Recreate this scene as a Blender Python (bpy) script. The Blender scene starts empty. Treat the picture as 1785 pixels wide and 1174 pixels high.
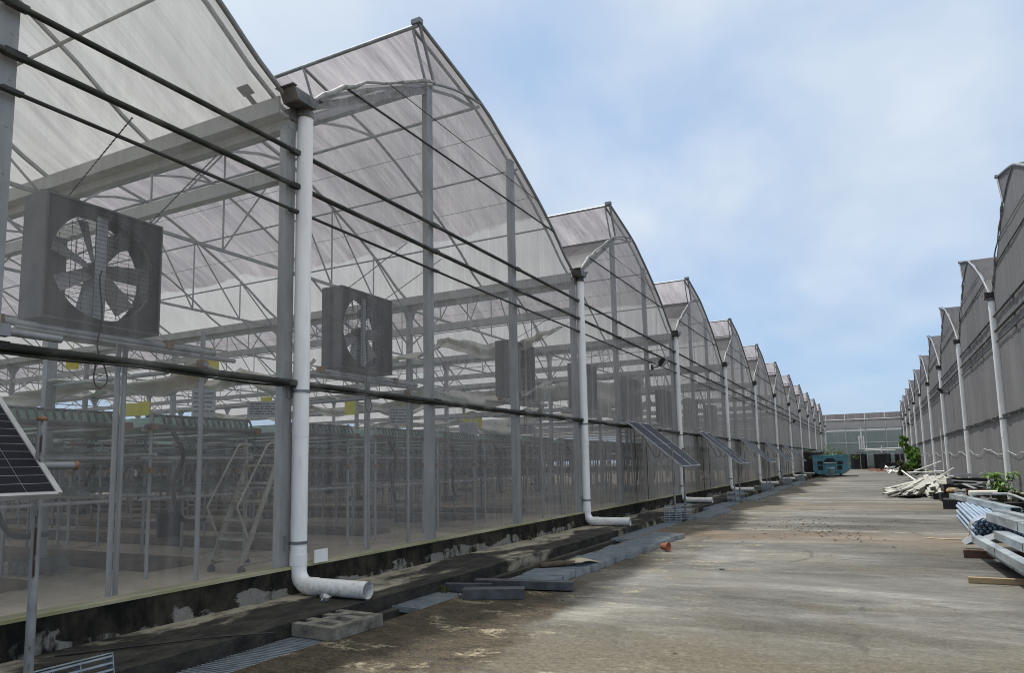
import bpy, math, random
from mathutils import Vector, Matrix
R = math.radians
rnd = random.Random(7)
sc = bpy.context.scene
col = sc.collection

# ------------------------------------------------------------------ camera, world, sun, exposure
cam_d = bpy.data.cameras.new('camera')
cam_d.sensor_width = 36.0
cam_d.lens = 24.73
cam_d.shift_y = 0.0462
cam_d.clip_start = 0.05
cam_d.clip_end = 6000
cam = bpy.data.objects.new('camera', cam_d)
col.objects.link(cam)
CR = Vector((0.88929186, 0.45689495, -0.02017398))
CU = Vector((0.07024799, -0.09287527, 0.99319656))
CF = Vector((-0.45191283, 0.8846588, 0.11468917))
CAM = Vector((0, 0, 1.623))
cam.matrix_world = Matrix(((CR.x, CU.x, -CF.x, CAM.x), (CR.y, CU.y, -CF.y, CAM.y), (CR.z, CU.z, -CF.z, CAM.z), (0, 0, 0, 1)))
sc.camera = cam

SUN_TO = Vector((-3.25, 1.6, 9.1)).normalized()      # direction towards the sun
ELEV = math.asin(SUN_TO.z)
AZ = math.atan2(SUN_TO.x, SUN_TO.y)                   # clockwise from +Y
w = bpy.data.worlds.new('World'); sc.world = w; w.use_nodes = True
nt = w.node_tree; nt.nodes.clear()
def N(nt, t, **kw):
    n = nt.nodes.new(t)
    for k, v in kw.items():
        if k.startswith('i_'):
            n.inputs[k[2:].replace('_', ' ')].default_value = v
        else: setattr(n, k, v)
    return n
def sky():
    L = nt.links.new
    out = N(nt, 'ShaderNodeOutputWorld'); bg = N(nt, 'ShaderNodeBackground'); bg.inputs['Strength'].default_value = 0.13
    st = N(nt, 'ShaderNodeTexSky', sky_type='NISHITA', sun_disc=False, sun_elevation=ELEV, sun_rotation=AZ,
           altitude=50, air_density=1.0, dust_density=1.2, ozone_density=1.5)
    tc = N(nt, 'ShaderNodeTexCoord')
    sp = N(nt, 'ShaderNodeSeparateXYZ'); L(tc.outputs['Generated'], sp.inputs[0])
    z = N(nt, 'ShaderNodeMath', operation='MAXIMUM'); L(sp.outputs['Z'], z.inputs[0]); z.inputs[1].default_value = 0.0
    z2 = N(nt, 'ShaderNodeMath', operation='ADD'); L(z.outputs[0], z2.inputs[0]); z2.inputs[1].default_value = 0.22
    dx = N(nt, 'ShaderNodeMath', operation='DIVIDE'); L(sp.outputs['X'], dx.inputs[0]); L(z2.outputs[0], dx.inputs[1])
    dy = N(nt, 'ShaderNodeMath', operation='DIVIDE'); L(sp.outputs['Y'], dy.inputs[0]); L(z2.outputs[0], dy.inputs[1])
    cb = N(nt, 'ShaderNodeCombineXYZ'); L(dx.outputs[0], cb.inputs[0]); L(dy.outputs[0], cb.inputs[1])
    mp = N(nt, 'ShaderNodeMapping'); L(cb.outputs[0], mp.inputs[0])
    mp.inputs['Location'].default_value = (0.35, 0.1, 0); mp.inputs['Rotation'].default_value = (0, 0, R(20)); mp.inputs['Scale'].default_value = (1.0, 0.7, 1)
    n1 = N(nt, 'ShaderNodeTexNoise'); n1.inputs['Scale'].default_value = 1.15; n1.inputs['Detail'].default_value = 5; n1.inputs['Roughness'].default_value = .52; n1.inputs['Distortion'].default_value = .35
    L(mp.outputs[0], n1.inputs['Vector'])
    r1 = N(nt, 'ShaderNodeValToRGB'); L(n1.outputs['Fac'], r1.inputs[0])
    r1.color_ramp.elements[0].position = .34; r1.color_ramp.elements[0].color = (.10, .10, .10, 1)
    r1.color_ramp.elements[1].position = .53; r1.color_ramp.elements[1].color = (.95, .95, .95, 1)
    n2 = N(nt, 'ShaderNodeTexNoise'); n2.inputs['Scale'].default_value = 2.6; n2.inputs['Detail'].default_value = 4
    L(mp.outputs[0], n2.inputs['Vector'])
    # cloud brightness varies softly between lit white and grey-blue
    r2 = N(nt, 'ShaderNodeValToRGB'); L(n2.outputs['Fac'], r2.inputs[0])
    r2.color_ramp.elements[0].position = .3; r2.color_ramp.elements[0].color = (3.15, 3.85, 4.85, 1)
    r2.color_ramp.elements[1].position = .72; r2.color_ramp.elements[1].color = (4.5, 5.0, 5.55, 1)
    # clouds thin out towards the horizon
    hz = N(nt, 'ShaderNodeMapRange'); L(sp.outputs['Z'], hz.inputs[0])
    hz.inputs['From Min'].default_value = .02; hz.inputs['From Max'].default_value = .34; hz.inputs['To Min'].default_value = .25; hz.inputs['To Max'].default_value = 1
    m = N(nt, 'ShaderNodeMath', operation='MULTIPLY'); L(r1.outputs[0], m.inputs[0]); L(hz.outputs[0], m.inputs[1])
    veil = N(nt, 'ShaderNodeMix', data_type='RGBA'); veil.inputs[0].default_value = .7; L(st.outputs[0], veil.inputs[6]); veil.inputs[7].default_value = (1.85, 3.0, 4.75, 1)
    mx = N(nt, 'ShaderNodeMix', data_type='RGBA'); L(m.outputs[0], mx.inputs[0]); L(veil.outputs[2], mx.inputs[6]); L(r2.outputs[0], mx.inputs[7])
    ov = N(nt, 'ShaderNodeMapRange', interpolation_type='SMOOTHSTEP'); L(sp.outputs['Z'], ov.inputs[0])
    ov.inputs['From Min'].default_value = .50; ov.inputs['From Max'].default_value = .88; ov.inputs['To Min'].default_value = 0; ov.inputs['To Max'].default_value = .85
    oz = N(nt, 'ShaderNodeMix', data_type='RGBA'); L(ov.outputs[0], oz.inputs[0]); L(mx.outputs[2], oz.inputs[6]); oz.inputs[7].default_value = (7.2, 6.7, 5.8, 1)
    L(oz.outputs[2], bg.inputs['Color']); L(bg.outputs[0], out.inputs[0])
sky()
sun_d = bpy.data.lights.new('sun', 'SUN'); sun_d.energy = 3.0; sun_d.angle = R(2.6); sun_d.color = (1, .97, .92)
sun = bpy.data.objects.new('sun', sun_d); col.objects.link(sun)
sun.rotation_mode = 'QUATERNION'; sun.rotation_quaternion = SUN_TO.to_track_quat('Z', 'Y'); sun.location = (-20, 10, 60)

sc.render.engine = 'CYCLES'
sc.view_settings.view_transform = 'Standard'; sc.view_settings.look = 'None'
sc.view_settings.exposure = 0.38; sc.view_settings.gamma = 1.0
sc.cycles.transparent_max_bounces = 40
sc.cycles.max_bounces = 8; sc.cycles.transmission_bounces = 6; sc.cycles.diffuse_bounces = 4
sc.cycles.use_denoising = True; sc.cycles.filter_width = 1.0

# ------------------------------------------------------------------ materials
MATS = {}
def newmat(name):
    m = bpy.data.materials.new(name); m.use_nodes = True
    m.node_tree.nodes.clear(); MATS[name] = m
    return m, m.node_tree
def ramp(nt, src, stops, interp='LINEAR'):
    r = nt.nodes.new('ShaderNodeValToRGB'); nt.links.new(src, r.inputs[0]); r.color_ramp.interpolation = interp
    e = r.color_ramp.elements
    while len(e) < len(stops): e.new(.5)
    for k, (p, c) in enumerate(stops):
        e[k].position = p; e[k].color = (c, c, c, 1) if isinstance(c, (int, float)) else (*c, 1)
    return r.outputs[0]
def coords(nt, scale=(1, 1, 1), loc=(0, 0, 0), rot=(0, 0, 0), kind='Position'):
    tc = nt.nodes.new('ShaderNodeNewGeometry' if kind == 'Position' else 'ShaderNodeTexCoord'); mp = nt.nodes.new('ShaderNodeMapping')
    mp.inputs['Scale'].default_value = scale; mp.inputs['Location'].default_value = loc; mp.inputs['Rotation'].default_value = rot
    nt.links.new(tc.outputs[kind], mp.inputs[0]); return mp.outputs[0]
def noise(nt, vec, scale, detail=4, rough=.55, dist=0):
    n = nt.nodes.new('ShaderNodeTexNoise'); n.inputs['Scale'].default_value = scale; n.inputs['Detail'].default_value = detail
    n.inputs['Roughness'].default_value = rough; n.inputs['Distortion'].default_value = dist
    nt.links.new(vec, n.inputs['Vector']); return n.outputs['Fac']
def mixc(nt, f, a, b, mode='MIX'):
    m = nt.nodes.new('ShaderNodeMix'); m.data_type = 'RGBA'; m.blend_type = mode
    for i, v in ((0, f), (6, a), (7, b)):
        if hasattr(v, 'is_linked'): nt.links.new(v, m.inputs[i])
        elif i == 0: m.inputs[0].default_value = v
        else: m.inputs[i].default_value = (*v, 1)
    return m.outputs[2]
def mth(nt, op, a, b=None, clamp=False):
    m = nt.nodes.new('ShaderNodeMath'); m.operation = op; m.use_clamp = clamp
    for i, v in ((0, a), (1, b)):
        if v is None: continue
        if hasattr(v, 'is_linked'): nt.links.new(v, m.inputs[i])
        else: m.inputs[i].default_value = v
    return m.outputs[0]
def sepxyz(nt, vec):
    s = nt.nodes.new('ShaderNodeSeparateXYZ'); nt.links.new(vec, s.inputs[0]); return s.outputs
def rng(nt, v, a, b, c=0, d=1, smooth=True):
    m = nt.nodes.new('ShaderNodeMapRange'); nt.links.new(v, m.inputs[0])
    if smooth: m.interpolation_type = 'SMOOTHSTEP'
    m.inputs['From Min'].default_value = a; m.inputs['From Max'].default_value = b
    m.inputs['To Min'].default_value = c; m.inputs['To Max'].default_value = d
    return m.outputs[0]
def principled(nt, color, rough=.6, metal=0., bump=None, bstr=.3, bdist=.01, spec=.5):
    p = nt.nodes.new('ShaderNodeBsdfPrincipled'); o = nt.nodes.new('ShaderNodeOutputMaterial')
    if hasattr(color, 'is_linked'): nt.links.new(color, p.inputs['Base Color'])
    else: p.inputs['Base Color'].default_value = (*color, 1)
    if hasattr(rough, 'is_linked'): nt.links.new(rough, p.inputs['Roughness'])
    else: p.inputs['Roughness'].default_value = rough
    p.inputs['Metallic'].default_value = metal; p.inputs['Specular IOR Level'].default_value = spec
    if bump is not None:
        b = nt.nodes.new('ShaderNodeBump'); b.inputs['Strength'].default_value = bstr; b.inputs['Distance'].default_value = bdist
        nt.links.new(bump, b.inputs['Height']); nt.links.new(b.outputs[0], p.inputs['Normal'])
    nt.links.new(p.outputs[0], o.inputs[0]); return p
def simple(name, c1, c2=None, rough=.6, metal=0., scale=4, stretch=(1, 1, 1), lo=.35, hi=.65, bump=0, spec=.5, kind='Position'):
    m, nt = newmat(name)
    if c2 is None: c2 = tuple(x * .75 for x in c1)
    v = coords(nt, stretch, kind=kind); f = noise(nt, v, scale, 6, .6)
    c = ramp(nt, f, [(lo, c2), (hi, c1)])
    principled(nt, c, rough, metal, f if bump else None, bump, .02, spec)
    return m
simple('galv', (.43, .45, .46), (.28, .295, .305), .45, .35, 5, (1, 1, .3))
simple('steel_pale', (.50, .51, .50), (.36, .37, .36), .5, .15, 3, (1, 1, .3))
simple('alu', (.46, .47, .48), (.34, .35, .36), .45, .2, 5)
simple('steel_grey', (.27, .285, .30), (.19, .20, .21), .5, .25, 4, (1, 1, .2))
simple('fan_steel', (.125, .13, .133), (.078, .08, .083), .5, .3, 4)
simple('fan_front', (.05, .049, .047), (.03, .029, .028), .55, .2, 4)
simple('fan_blade', (.42, .43, .44), (.3, .31, .32), .45, .4, 5)
simple('rail_mould', (.13, .13, .115), (.010, .013, .007), .55, .1, 3.5, (1, .5, 1), .48, .74)
simple('rail_black', (.04, .04, .039), (.010, .010, .009), .5, .1, 5, (1, .4, 1))
m, nt = newmat('pvc')
c = ramp(nt, noise(nt, coords(nt, (1, 1, .25)), 3, 6, .6), [(.3, (.70, .705, .70)), (.55, (.86, .865, .86))])
dr = mth(nt, 'MULTIPLY', rng(nt, noise(nt, coords(nt, (1, 1, .12)), 14, 5), .52, .72), rng(nt, noise(nt, coords(nt), 1.2, 3), .4, .65))
c = mixc(nt, mth(nt, 'MULTIPLY', dr, .35), c, (.30, .28, .20))
mud = mth(nt, 'MULTIPLY', rng(nt, noise(nt, coords(nt), 16, 5, .7), .45, .65), rng(nt, sepxyz(nt, coords(nt))[2], .42, .12), True)
c = mixc(nt, mth(nt, 'MULTIPLY', mud, .5), c, (.22, .19, .14))
principled(nt, c, .38)
simple('pvc_clamp', (.25, .26, .27), (.15, .16, .17), .4, .5, 6)
simple('gutter_dark', (.17, .165, .16), (.06, .058, .055), .45, .3, 6)
simple('black_plastic', (.018, .018, .02), (.010, .010, .011), .42, 0, 4)
simple('rubber', (.02, .02, .021), (.012, .012, .012), .6, 0, 4)
simple('feeder', (.12, .125, .125), (.06, .063, .063), .5, 0, 6)
simple('rope', (.55, .45, .33), (.4, .3, .2), .8, 0, 9)
simple('curtain', (.80, .77, .69), (.56, .53, .46), .7, 0, 2.2, (1, 1, .6))
simple('screen_grey', (.13, .135, .125), (.08, .085, .078), .8, 0, 1.5)
simple('trap_yellow', (.75, .65, .06), (.65, .55, .05), .55, 0, 5)
simple('paper', (.50, .50, .53), (.38, .38, .41), .7, 0, 9)
simple('ink', (.06, .06, .07), (.04, .04, .05), .8, 0, 4)
simple('trough_green', (.50, .68, .58), (.36, .52, .43), .45, 0, 4, (.4, 1, 1))
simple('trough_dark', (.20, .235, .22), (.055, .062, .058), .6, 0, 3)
simple('fitting', (.30, .17, .08), (.15, .07, .035), .65, .1, 12)
simple('ladder_steel', (.44, .42, .34), (.31, .29, .23), .5, .15, 5)
simple('plinth', (.24, .17, .11), (.14, .10, .07), .8, 0, 2.5, (1, 1, 1))
simple('block', (.22, .21, .18), (.055, .056, .045), .9, 0, 7, (1, 1, 1), .3, .6, .5)
simple('grate', (.37, .415, .45), (.23, .265, .295), .42, .35, 6)
simple('bar_dark', (.10, .11, .125), (.04, .043, .05), .5, .2, 5)
simple('terracotta', (.36, .13, .07), (.25, .085, .045), .7, 0, 8)
simple('card', (.55, .50, .38), (.42, .36, .25), .85, 0, 8)
simple('wood', (.40, .30, .18), (.22, .155, .085), .8, 0, 4, (.4, 6, 6), kind='Object')
simple('wood_red', (.15, .075, .055), (.085, .042, .032), .8, 0, 6)
simple('pipe_blue', (.46, .57, .70), (.34, .43, .55), .35, .35, 5, (1, .15, 1))
simple('channel_steel', (.42, .48, .52), (.20, .235, .26), .42, .35, 4, (1, .3, 1), .36, .6)
simple('trough_cream', (.52, .52, .475), (.25, .245, .21), .55, 0, 3)
simple('white_foam', (.80, .78, .68), (.7, .68, .6), .6, 0, 5)
simple('sheet_grey', (.50, .49, .52), (.4, .39, .42), .5, .1, 4)
simple('foam_tan', (.55, .38, .18), (.42, .27, .12), .9, 0, 7)
simple('skip_teal', (.12, .31, .38), (.07, .18, .23), .55, .1, 2.5, (1, 1, .6), .32, .62)
simple('skip_dark', (.02, .035, .042), (.012, .02, .025), .7, 0, 5)
simple('bucket_blue', (.42, .60, .68), (.24, .39, .46), .4, 0, 4)
simple('red_paint', (.30, .06, .08), (.22, .04, .06), .6, 0, 6)
simple('bark', (.11, .085, .06), (.06, .045, .03), .9, 0, 9)
simple('dirt', (.15, .115, .075), (.07, .052, .033), .95, 0, 9)
simple('orange_pipe', (.42, .14, .05), (.28, .09, .04), .6, 0, 6)
simple('foil', (.62, .62, .63), (.35, .35, .36), .3, .6, 20)
simple('glass_lamp', (.30, .32, .34), (.22, .24, .26), .15, .1, 6)
simple('net_roll', (.42, .42, .42), (.10, .10, .095), .6, 0, 9, (1, 1, 1), .3, .68, .6)
simple('soil', (.10, .085, .06), (.06, .05, .035), .95, 0, 1.2)
def leafmat(name, c1, c2):
    m, nt = newmat(name)
    v = coords(nt); f = noise(nt, v, 2.2, 3); g = noise(nt, v, 17, 2)
    c = ramp(nt, mth(nt, 'ADD', mth(nt, 'MULTIPLY', f, .6), mth(nt, 'MULTIPLY', g, .4)), [(.36, c2), (.62, c1)])
    d = nt.nodes.new('ShaderNodeBsdfPrincipled'); d.inputs['Roughness'].default_value = .5; nt.links.new(c, d.inputs['Base Color'])
    t = nt.nodes.new('ShaderNodeBsdfTranslucent'); nt.links.new(c, t.inputs['Color'])
    mx = nt.nodes.new('ShaderNodeMixShader'); mx.inputs[0].default_value = .3
    nt.links.new(d.outputs[0], mx.inputs[1]); nt.links.new(t.outputs[0], mx.inputs[2])
    o = nt.nodes.new('ShaderNodeOutputMaterial'); nt.links.new(mx.outputs[0], o.inputs[0])
leafmat('leaf', (.17, .32, .05), (.05, .13, .022))
leafmat('leaf_olive', (.13, .14, .05), (.06, .07, .025))
leafmat('leaf_bright', (.24, .40, .09), (.09, .19, .04))

def rusty(name):          # galvanised pole with rust along one seam
    m, nt = newmat(name)
    v = coords(nt, (1, 1, .25), kind='Object'); f = noise(nt, v, 22, 4); g = noise(nt, coords(nt, kind='Object'), 5, 5)
    s = sepxyz(nt, coords(nt, kind='Object'))
    seam = mth(nt, 'MULTIPLY', rng(nt, s[0], -.236, -.230), rng(nt, s[1], .016, .008))
    msk = mth(nt, 'MULTIPLY', seam, rng(nt, noise(nt, coords(nt, (1, 1, .6), kind='Object'), 6, 5), .48, .56), True)
    c = mixc(nt, msk, ramp(nt, g, [(.3, (.19, .20, .205)), (.7, (.33, .345, .35))]), (.055, .025, .015))
    principled(nt, c, .5, .25)
rusty('galv_rusty')

def netmat(name, dens, c1, c2, streak=.5):
    """fine insect net: threads with open holes; seen along its surface the threads close up"""
    m, nt = newmat(name)
    geo = nt.nodes.new('ShaderNodeNewGeometry')
    dp = nt.nodes.new('ShaderNodeVectorMath'); dp.operation = 'DOT_PRODUCT'
    nt.links.new(geo.outputs['Incoming'], dp.inputs[0]); nt.links.new(geo.outputs['True Normal'], dp.inputs[1])
    c = mth(nt, 'MAXIMUM', mth(nt, 'ABSOLUTE', dp.outputs['Value']), .04)
    st = noise(nt, coords(nt, (1, 5.5, .10)), 1.6, 6, .62)
    bl = noise(nt, coords(nt, (.5, .5, .35)), .9, 4)
    d = mth(nt, 'ADD', dens, mth(nt, 'ADD', mth(nt, 'MULTIPLY', mth(nt, 'SUBTRACT', st, .5), streak), mth(nt, 'MULTIPLY', mth(nt, 'SUBTRACT', bl, .5), streak * .7)))
    d = mth(nt, 'MAXIMUM', d, dens * .45)
    open_ = mth(nt, 'POWER', mth(nt, 'SUBTRACT', 1.0, d), mth(nt, 'DIVIDE', 1.0, c))
    al = mth(nt, 'SUBTRACT', 1.0, open_, True)
    cc = ramp(nt, mth(nt, 'ADD', mth(nt, 'MULTIPLY', st, .6), mth(nt, 'MULTIPLY', bl, .4)), [(.35, c2), (.65, c1)])
    df = nt.nodes.new('ShaderNodeBsdfDiffuse'); tl = nt.nodes.new('ShaderNodeBsdfTranslucent'); tr = nt.nodes.new('ShaderNodeBsdfTransparent')
    nt.links.new(cc, df.inputs[0]); nt.links.new(cc, tl.inputs[0])
    a = nt.nodes.new('ShaderNodeMixShader'); a.inputs[0].default_value = .28
    nt.links.new(df.outputs[0], a.inputs[1]); nt.links.new(tl.outputs[0], a.inputs[2])
    b = nt.nodes.new('ShaderNodeMixShader'); nt.links.new(al, b.inputs[0]); nt.links.new(tr.outputs[0], b.inputs[1]); nt.links.new(a.outputs[0], b.inputs[2])
    o = nt.nodes.new('ShaderNodeOutputMaterial'); nt.links.new(b.outputs[0], o.inputs[0])
netmat('net_left', .235, (.46, .457, .455), (.30, .298, .295), .28)
netmat('net_right', .50, (.27, .27, .275), (.175, .175, .18), .45)
netmat('net_green', .62, (.33, .38, .35), (.23, .275, .245), .3)

def filmmat(name, c1, c2, clear, trans=.62, strip=None):
    """weathered polythene sheet: streaked with dirt down the slope, lets diffuse light through"""
    m, nt = newmat(name)
    st = noise(nt, coords(nt, (2.6, .22, .22)), 1.5, 7, .68, .3)
    bl = noise(nt, coords(nt, (1, .7, .7)), .35, 4)
    fn = noise(nt, coords(nt, (6, .5, .5)), 3.5, 5, .7)
    f = mth(nt, 'ADD', mth(nt, 'MULTIPLY', st, .5), mth(nt, 'ADD', mth(nt, 'MULTIPLY', bl, .25), mth(nt, 'MULTIPLY', fn, .25)))
    cc = ramp(nt, f, [(.36, c2), (.62, c1)])
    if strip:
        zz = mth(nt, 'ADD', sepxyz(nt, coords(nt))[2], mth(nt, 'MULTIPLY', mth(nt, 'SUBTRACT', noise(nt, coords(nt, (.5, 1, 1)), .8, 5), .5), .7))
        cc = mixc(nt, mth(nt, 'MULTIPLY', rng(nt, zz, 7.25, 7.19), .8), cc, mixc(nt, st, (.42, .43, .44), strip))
    df = nt.nodes.new('ShaderNodeBsdfPrincipled'); df.inputs['Roughness'].default_value = .3; nt.links.new(cc, df.inputs['Base Color'])
    df.inputs['Specular IOR Level'].default_value = .5
    tl = nt.nodes.new('ShaderNodeBsdfTranslucent'); tr = nt.nodes.new('ShaderNodeBsdfTransparent')
    nt.links.new(cc, tl.inputs[0])
    bmp = nt.nodes.new('ShaderNodeBump'); bmp.inputs['Strength'].default_value = .7; bmp.inputs['Distance'].default_value = .06
    nt.links.new(noise(nt, coords(nt, (1.2, .5, .5)), 1.5, 4), bmp.inputs['Height']); nt.links.new(bmp.outputs[0], df.inputs['Normal'])
    a = nt.nodes.new('ShaderNodeMixShader'); a.inputs[0].default_value = trans
    nt.links.new(df.outputs[0], a.inputs[1]); nt.links.new(tl.outputs[0], a.inputs[2])
    b = nt.nodes.new('ShaderNodeMixShader'); b.inputs[0].default_value = 1 - clear
    nt.links.new(tr.outputs[0], b.inputs[1]); nt.links.new(a.outputs[0], b.inputs[2])
    o = nt.nodes.new('ShaderNodeOutputMaterial'); nt.links.new(b.outputs[0], o.inputs[0])
filmmat('film_white', (.49, .50, .50), (.30, .305, .30), .05, .80)
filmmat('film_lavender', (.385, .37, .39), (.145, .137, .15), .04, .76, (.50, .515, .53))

def ground_mats():
    # the concrete yard
    m, nt = newmat('road_concrete')
    o = coords(nt); s = sepxyz(nt, o)
    band = noise(nt, coords(nt, (.16, .42, 1), rot=(0, 0, R(4))), 1.0, 6, .6, .9)
    band2 = noise(nt, coords(nt, (.30, 1.1, 1), rot=(0, 0, R(-5))), 1.1, 7, .66, .8)
    fine = noise(nt, coords(nt, (.9, 1.9, 1), rot=(0, 0, R(3))), 3.2, 9, .78, .5)
    grit = noise(nt, coords(nt, (.7, 1, 1)), 30, 5, .85)
    blot = noise(nt, coords(nt, (.5, .6, 1)), .9, 6, .6)
    gr2 = noise(nt, coords(nt, (.85, 1.2, 1)), 16, 6, .85)
    f = mth(nt, 'ADD', mth(nt, 'MULTIPLY', band, .34), mth(nt, 'ADD', mth(nt, 'MULTIPLY', band2, .30), mth(nt, 'ADD', mth(nt, 'MULTIPLY', fine, .22), mth(nt, 'MULTIPLY', gr2, .14))))
    c = ramp(nt, f, [(.40, (.050, .048, .043)), (.46, (.092, .090, .082)), (.51, (.135, .134, .125)), (.555, (.20, .198, .184)), (.61, (.32, .315, .285))])
    tan = ramp(nt, gr2, [(.3, (.055, .045, .028)), (.5, (.115, .098, .066)), (.7, (.215, .19, .135))])
    c = mixc(nt, mth(nt, 'MAXIMUM', mth(nt, 'MULTIPLY', rng(nt, blot, .50, .62), .32), mth(nt, 'MULTIPLY', rng(nt, mth(nt, 'ADD', s[1], mth(nt, 'MULTIPLY', blot, 5.)), 10.6, 8.2), .72)), c, tan)
    c = mixc(nt, mth(nt, 'MULTIPLY', rng(nt, grit, .52, .66), .4), c, mixc(nt, .5, c, (.42, .40, .34)))
    c = mixc(nt, mth(nt, 'MULTIPLY', rng(nt, grit, .47, .34), .5), c, mixc(nt, .75, c, (.035, .032, .026)))
    # damp, mossy strip beside the drain and dried sand in it
    edge = mth(nt, 'ADD', s[0], mth(nt, 'MULTIPLY', mth(nt, 'SUBTRACT', noise(nt, coords(nt, (.5, .35, 1)), 1.1, 6, .65), .5), 4.2))
    near = rng(nt, s[1], 16, 7)
    moss = mth(nt, 'MULTIPLY', rng(nt, edge, -2.9, -3.6), mth(nt, 'ADD', mth(nt, 'MULTIPLY', near, .62), .38), True)
    mc = mixc(nt, rng(nt, mth(nt, 'ADD', mth(nt, 'MULTIPLY', fine, .5), mth(nt, 'MULTIPLY', gr2, .5)), .38, .64), (.018, .016, .0135), (.105, .084, .055))
    c = mixc(nt, moss, c, mc)
    sand = mth(nt, 'MULTIPLY', rng(nt, noise(nt, coords(nt, (.8, 1.5, 1), (3, 1, 0)), 1.5, 7, .68, .5), .54, .64), rng(nt, s[0], -1.2, -2.8), True)
    c = mixc(nt, mth(nt, 'MULTIPLY', mth(nt, 'MULTIPLY', sand, rng(nt, gr2, .44, .56)), .85), c, mixc(nt, grit, (.30, .25, .165), (.52, .46, .34)))
    # rusty brown band and pale cement joint lines across the yard
    def line(y, wd, amp=.25, sc_=1.2):
        yy = mth(nt, 'ADD', s[1], mth(nt, 'MULTIPLY', mth(nt, 'SUBTRACT', noise(nt, coords(nt, (1, .1, 1)), sc_, 4), .5), amp))
        return rng(nt, mth(nt, 'ABSOLUTE', mth(nt, 'SUBTRACT', yy, y)), wd, wd * .3)
    c = mixc(nt, mth(nt, 'MULTIPLY', line(16.1, 1.5, 2.2, .7), .40), c, (.19, .135, .085))
    c = mixc(nt, mth(nt, 'MULTIPLY', line(26.5, 2.5, 3.2, .7), .35), c, (.19, .15, .10))
    c = mixc(nt, mth(nt, 'MULTIPLY', line(10.2, 1.0, 1.2, .5), .32), c, (.17, .168, .16))
    c = mixc(nt, mth(nt, 'MULTIPLY', mth(nt, 'MULTIPLY', line(17.6, .10, .3), rng(nt, fine, .42, .58)), .6), c, (.50, .46, .36))
    c = mixc(nt, mth(nt, 'MULTIPLY', mth(nt, 'MULTIPLY', line(29.5, .12, .3), rng(nt, fine, .40, .56)), .6), c, (.50, .46, .36))
    c = mixc(nt, mth(nt, 'MULTIPLY', line(52, .16, .3), .5), c, (.5, .47, .38))
    c = mixc(nt, mth(nt, 'MULTIPLY', line(66.5, .5, .3), .8), c, (.07, .065, .06))
    # hair cracks
    vo = nt.nodes.new('ShaderNodeTexVoronoi'); vo.feature = 'DISTANCE_TO_EDGE'; vo.inputs['Scale'].default_value = .42
    wv = nt.nodes.new('ShaderNodeMix'); wv.data_type = 'VECTOR'; wv.inputs[0].default_value = .25
    nz = nt.nodes.new('ShaderNodeTexNoise'); nz.inputs['Scale'].default_value = 1.3; nz.inputs['Detail'].default_value = 5; nt.links.new(o, nz.inputs['Vector'])
    nt.links.new(o, wv.inputs[4]); nt.links.new(nz.outputs['Color'], wv.inputs[5]); nt.links.new(wv.outputs[1], vo.inputs['Vector'])
    crack = mth(nt, 'MULTIPLY', rng(nt, vo.outputs['Distance'], .012, .003), rng(nt, blot, .5, .56), True)
    c = mixc(nt, mth(nt, 'MULTIPLY', crack, .55), c, (.06, .055, .05))
    h = mth(nt, 'ADD', mth(nt, 'MULTIPLY', fine, .6), mth(nt, 'MULTIPLY', grit, .4))
    c = mixc(nt, mth(nt, 'MULTIPLY', mth(nt, 'MULTIPLY', rng(nt, noise(nt, coords(nt, (.8, 1.2, 1)), 42, 3, .8), .56, .66), rng(nt, s[1], 14, 5)), .5), c, (.30, .26, .17))
    principled(nt, c, .86, 0, h, .55, .014, .25)
    # walkway slab beside the greenhouse: black algae with pale worn places along the kerb
    m, nt = newmat('slab')
    o = coords(nt); s = sepxyz(nt, o)
    a = noise(nt, coords(nt, (.8, .45, 1)), 1.3, 7, .62, .4); g = noise(nt, o, 48, 4, .7); b = noise(nt, coords(nt, (1, .6, 1)), 5, 7, .7)
    c = mixc(nt, rng(nt, b, .35, .7), (.016, .016, .0145), (.058, .055, .047))
    pale = rng(nt, mth(nt, 'ADD', a, mth(nt, 'MULTIPLY', rng(nt, s[0], -5.75, -6.3), .16)), .53, .63)
    c = mixc(nt, mth(nt, 'MULTIPLY', pale, rng(nt, b, .3, .58, .25, .95)), c, mixc(nt, g, (.26, .235, .175), (.48, .45, .36)))
    c = mixc(nt, mth(nt, 'MULTIPLY', rng(nt, g, .58, .8), .35), c, (.3, .28, .23))
    principled(nt, c, .85, 0, mth(nt, 'ADD', b, g), .4, .008, .25)
    # low kerb wall, black with mould, render flaked off near the foot
    m, nt = newmat('kerb_black')
    o = coords(nt); s = sepxyz(nt, o)
    a = noise(nt, coords(nt, (1, .5, 1.2)), 2.4, 8, .62, .6); b = noise(nt, coords(nt, (1, .8, .5)), 3.6, 8, .7); g = noise(nt, o, 40, 4)
    c = mixc(nt, rng(nt, b, .38, .66), (.007, .007, .006), (.052, .047, .034))
    hgt = mth(nt, 'ADD', s[2], mth(nt, 'MULTIPLY', mth(nt, 'SUBTRACT', a, .5), .75))
    fl = mth(nt, 'MULTIPLY', mth(nt, 'MULTIPLY', rng(nt, hgt, .225, .205), rng(nt, noise(nt, coords(nt, (1, .6, .3)), 1.3, 6, .7), .50, .55), True), rng(nt, b, .28, .5))
    c = mixc(nt, fl, c, mixc(nt, g, (.12, .115, .10), (.33, .32, .29)))
    principled(nt, c, .85, 0, mth(nt, 'ADD', a, mth(nt, 'MULTIPLY', g, .3)), .5, .02, .2)
    simple('sill_cream', (.46, .43, .30), (.25, .25, .11), .7, 0, 2.5, (1, .4, 1))
    # greenhouse floor
    m, nt = newmat('floor_concrete')
    o = coords(nt)
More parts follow.
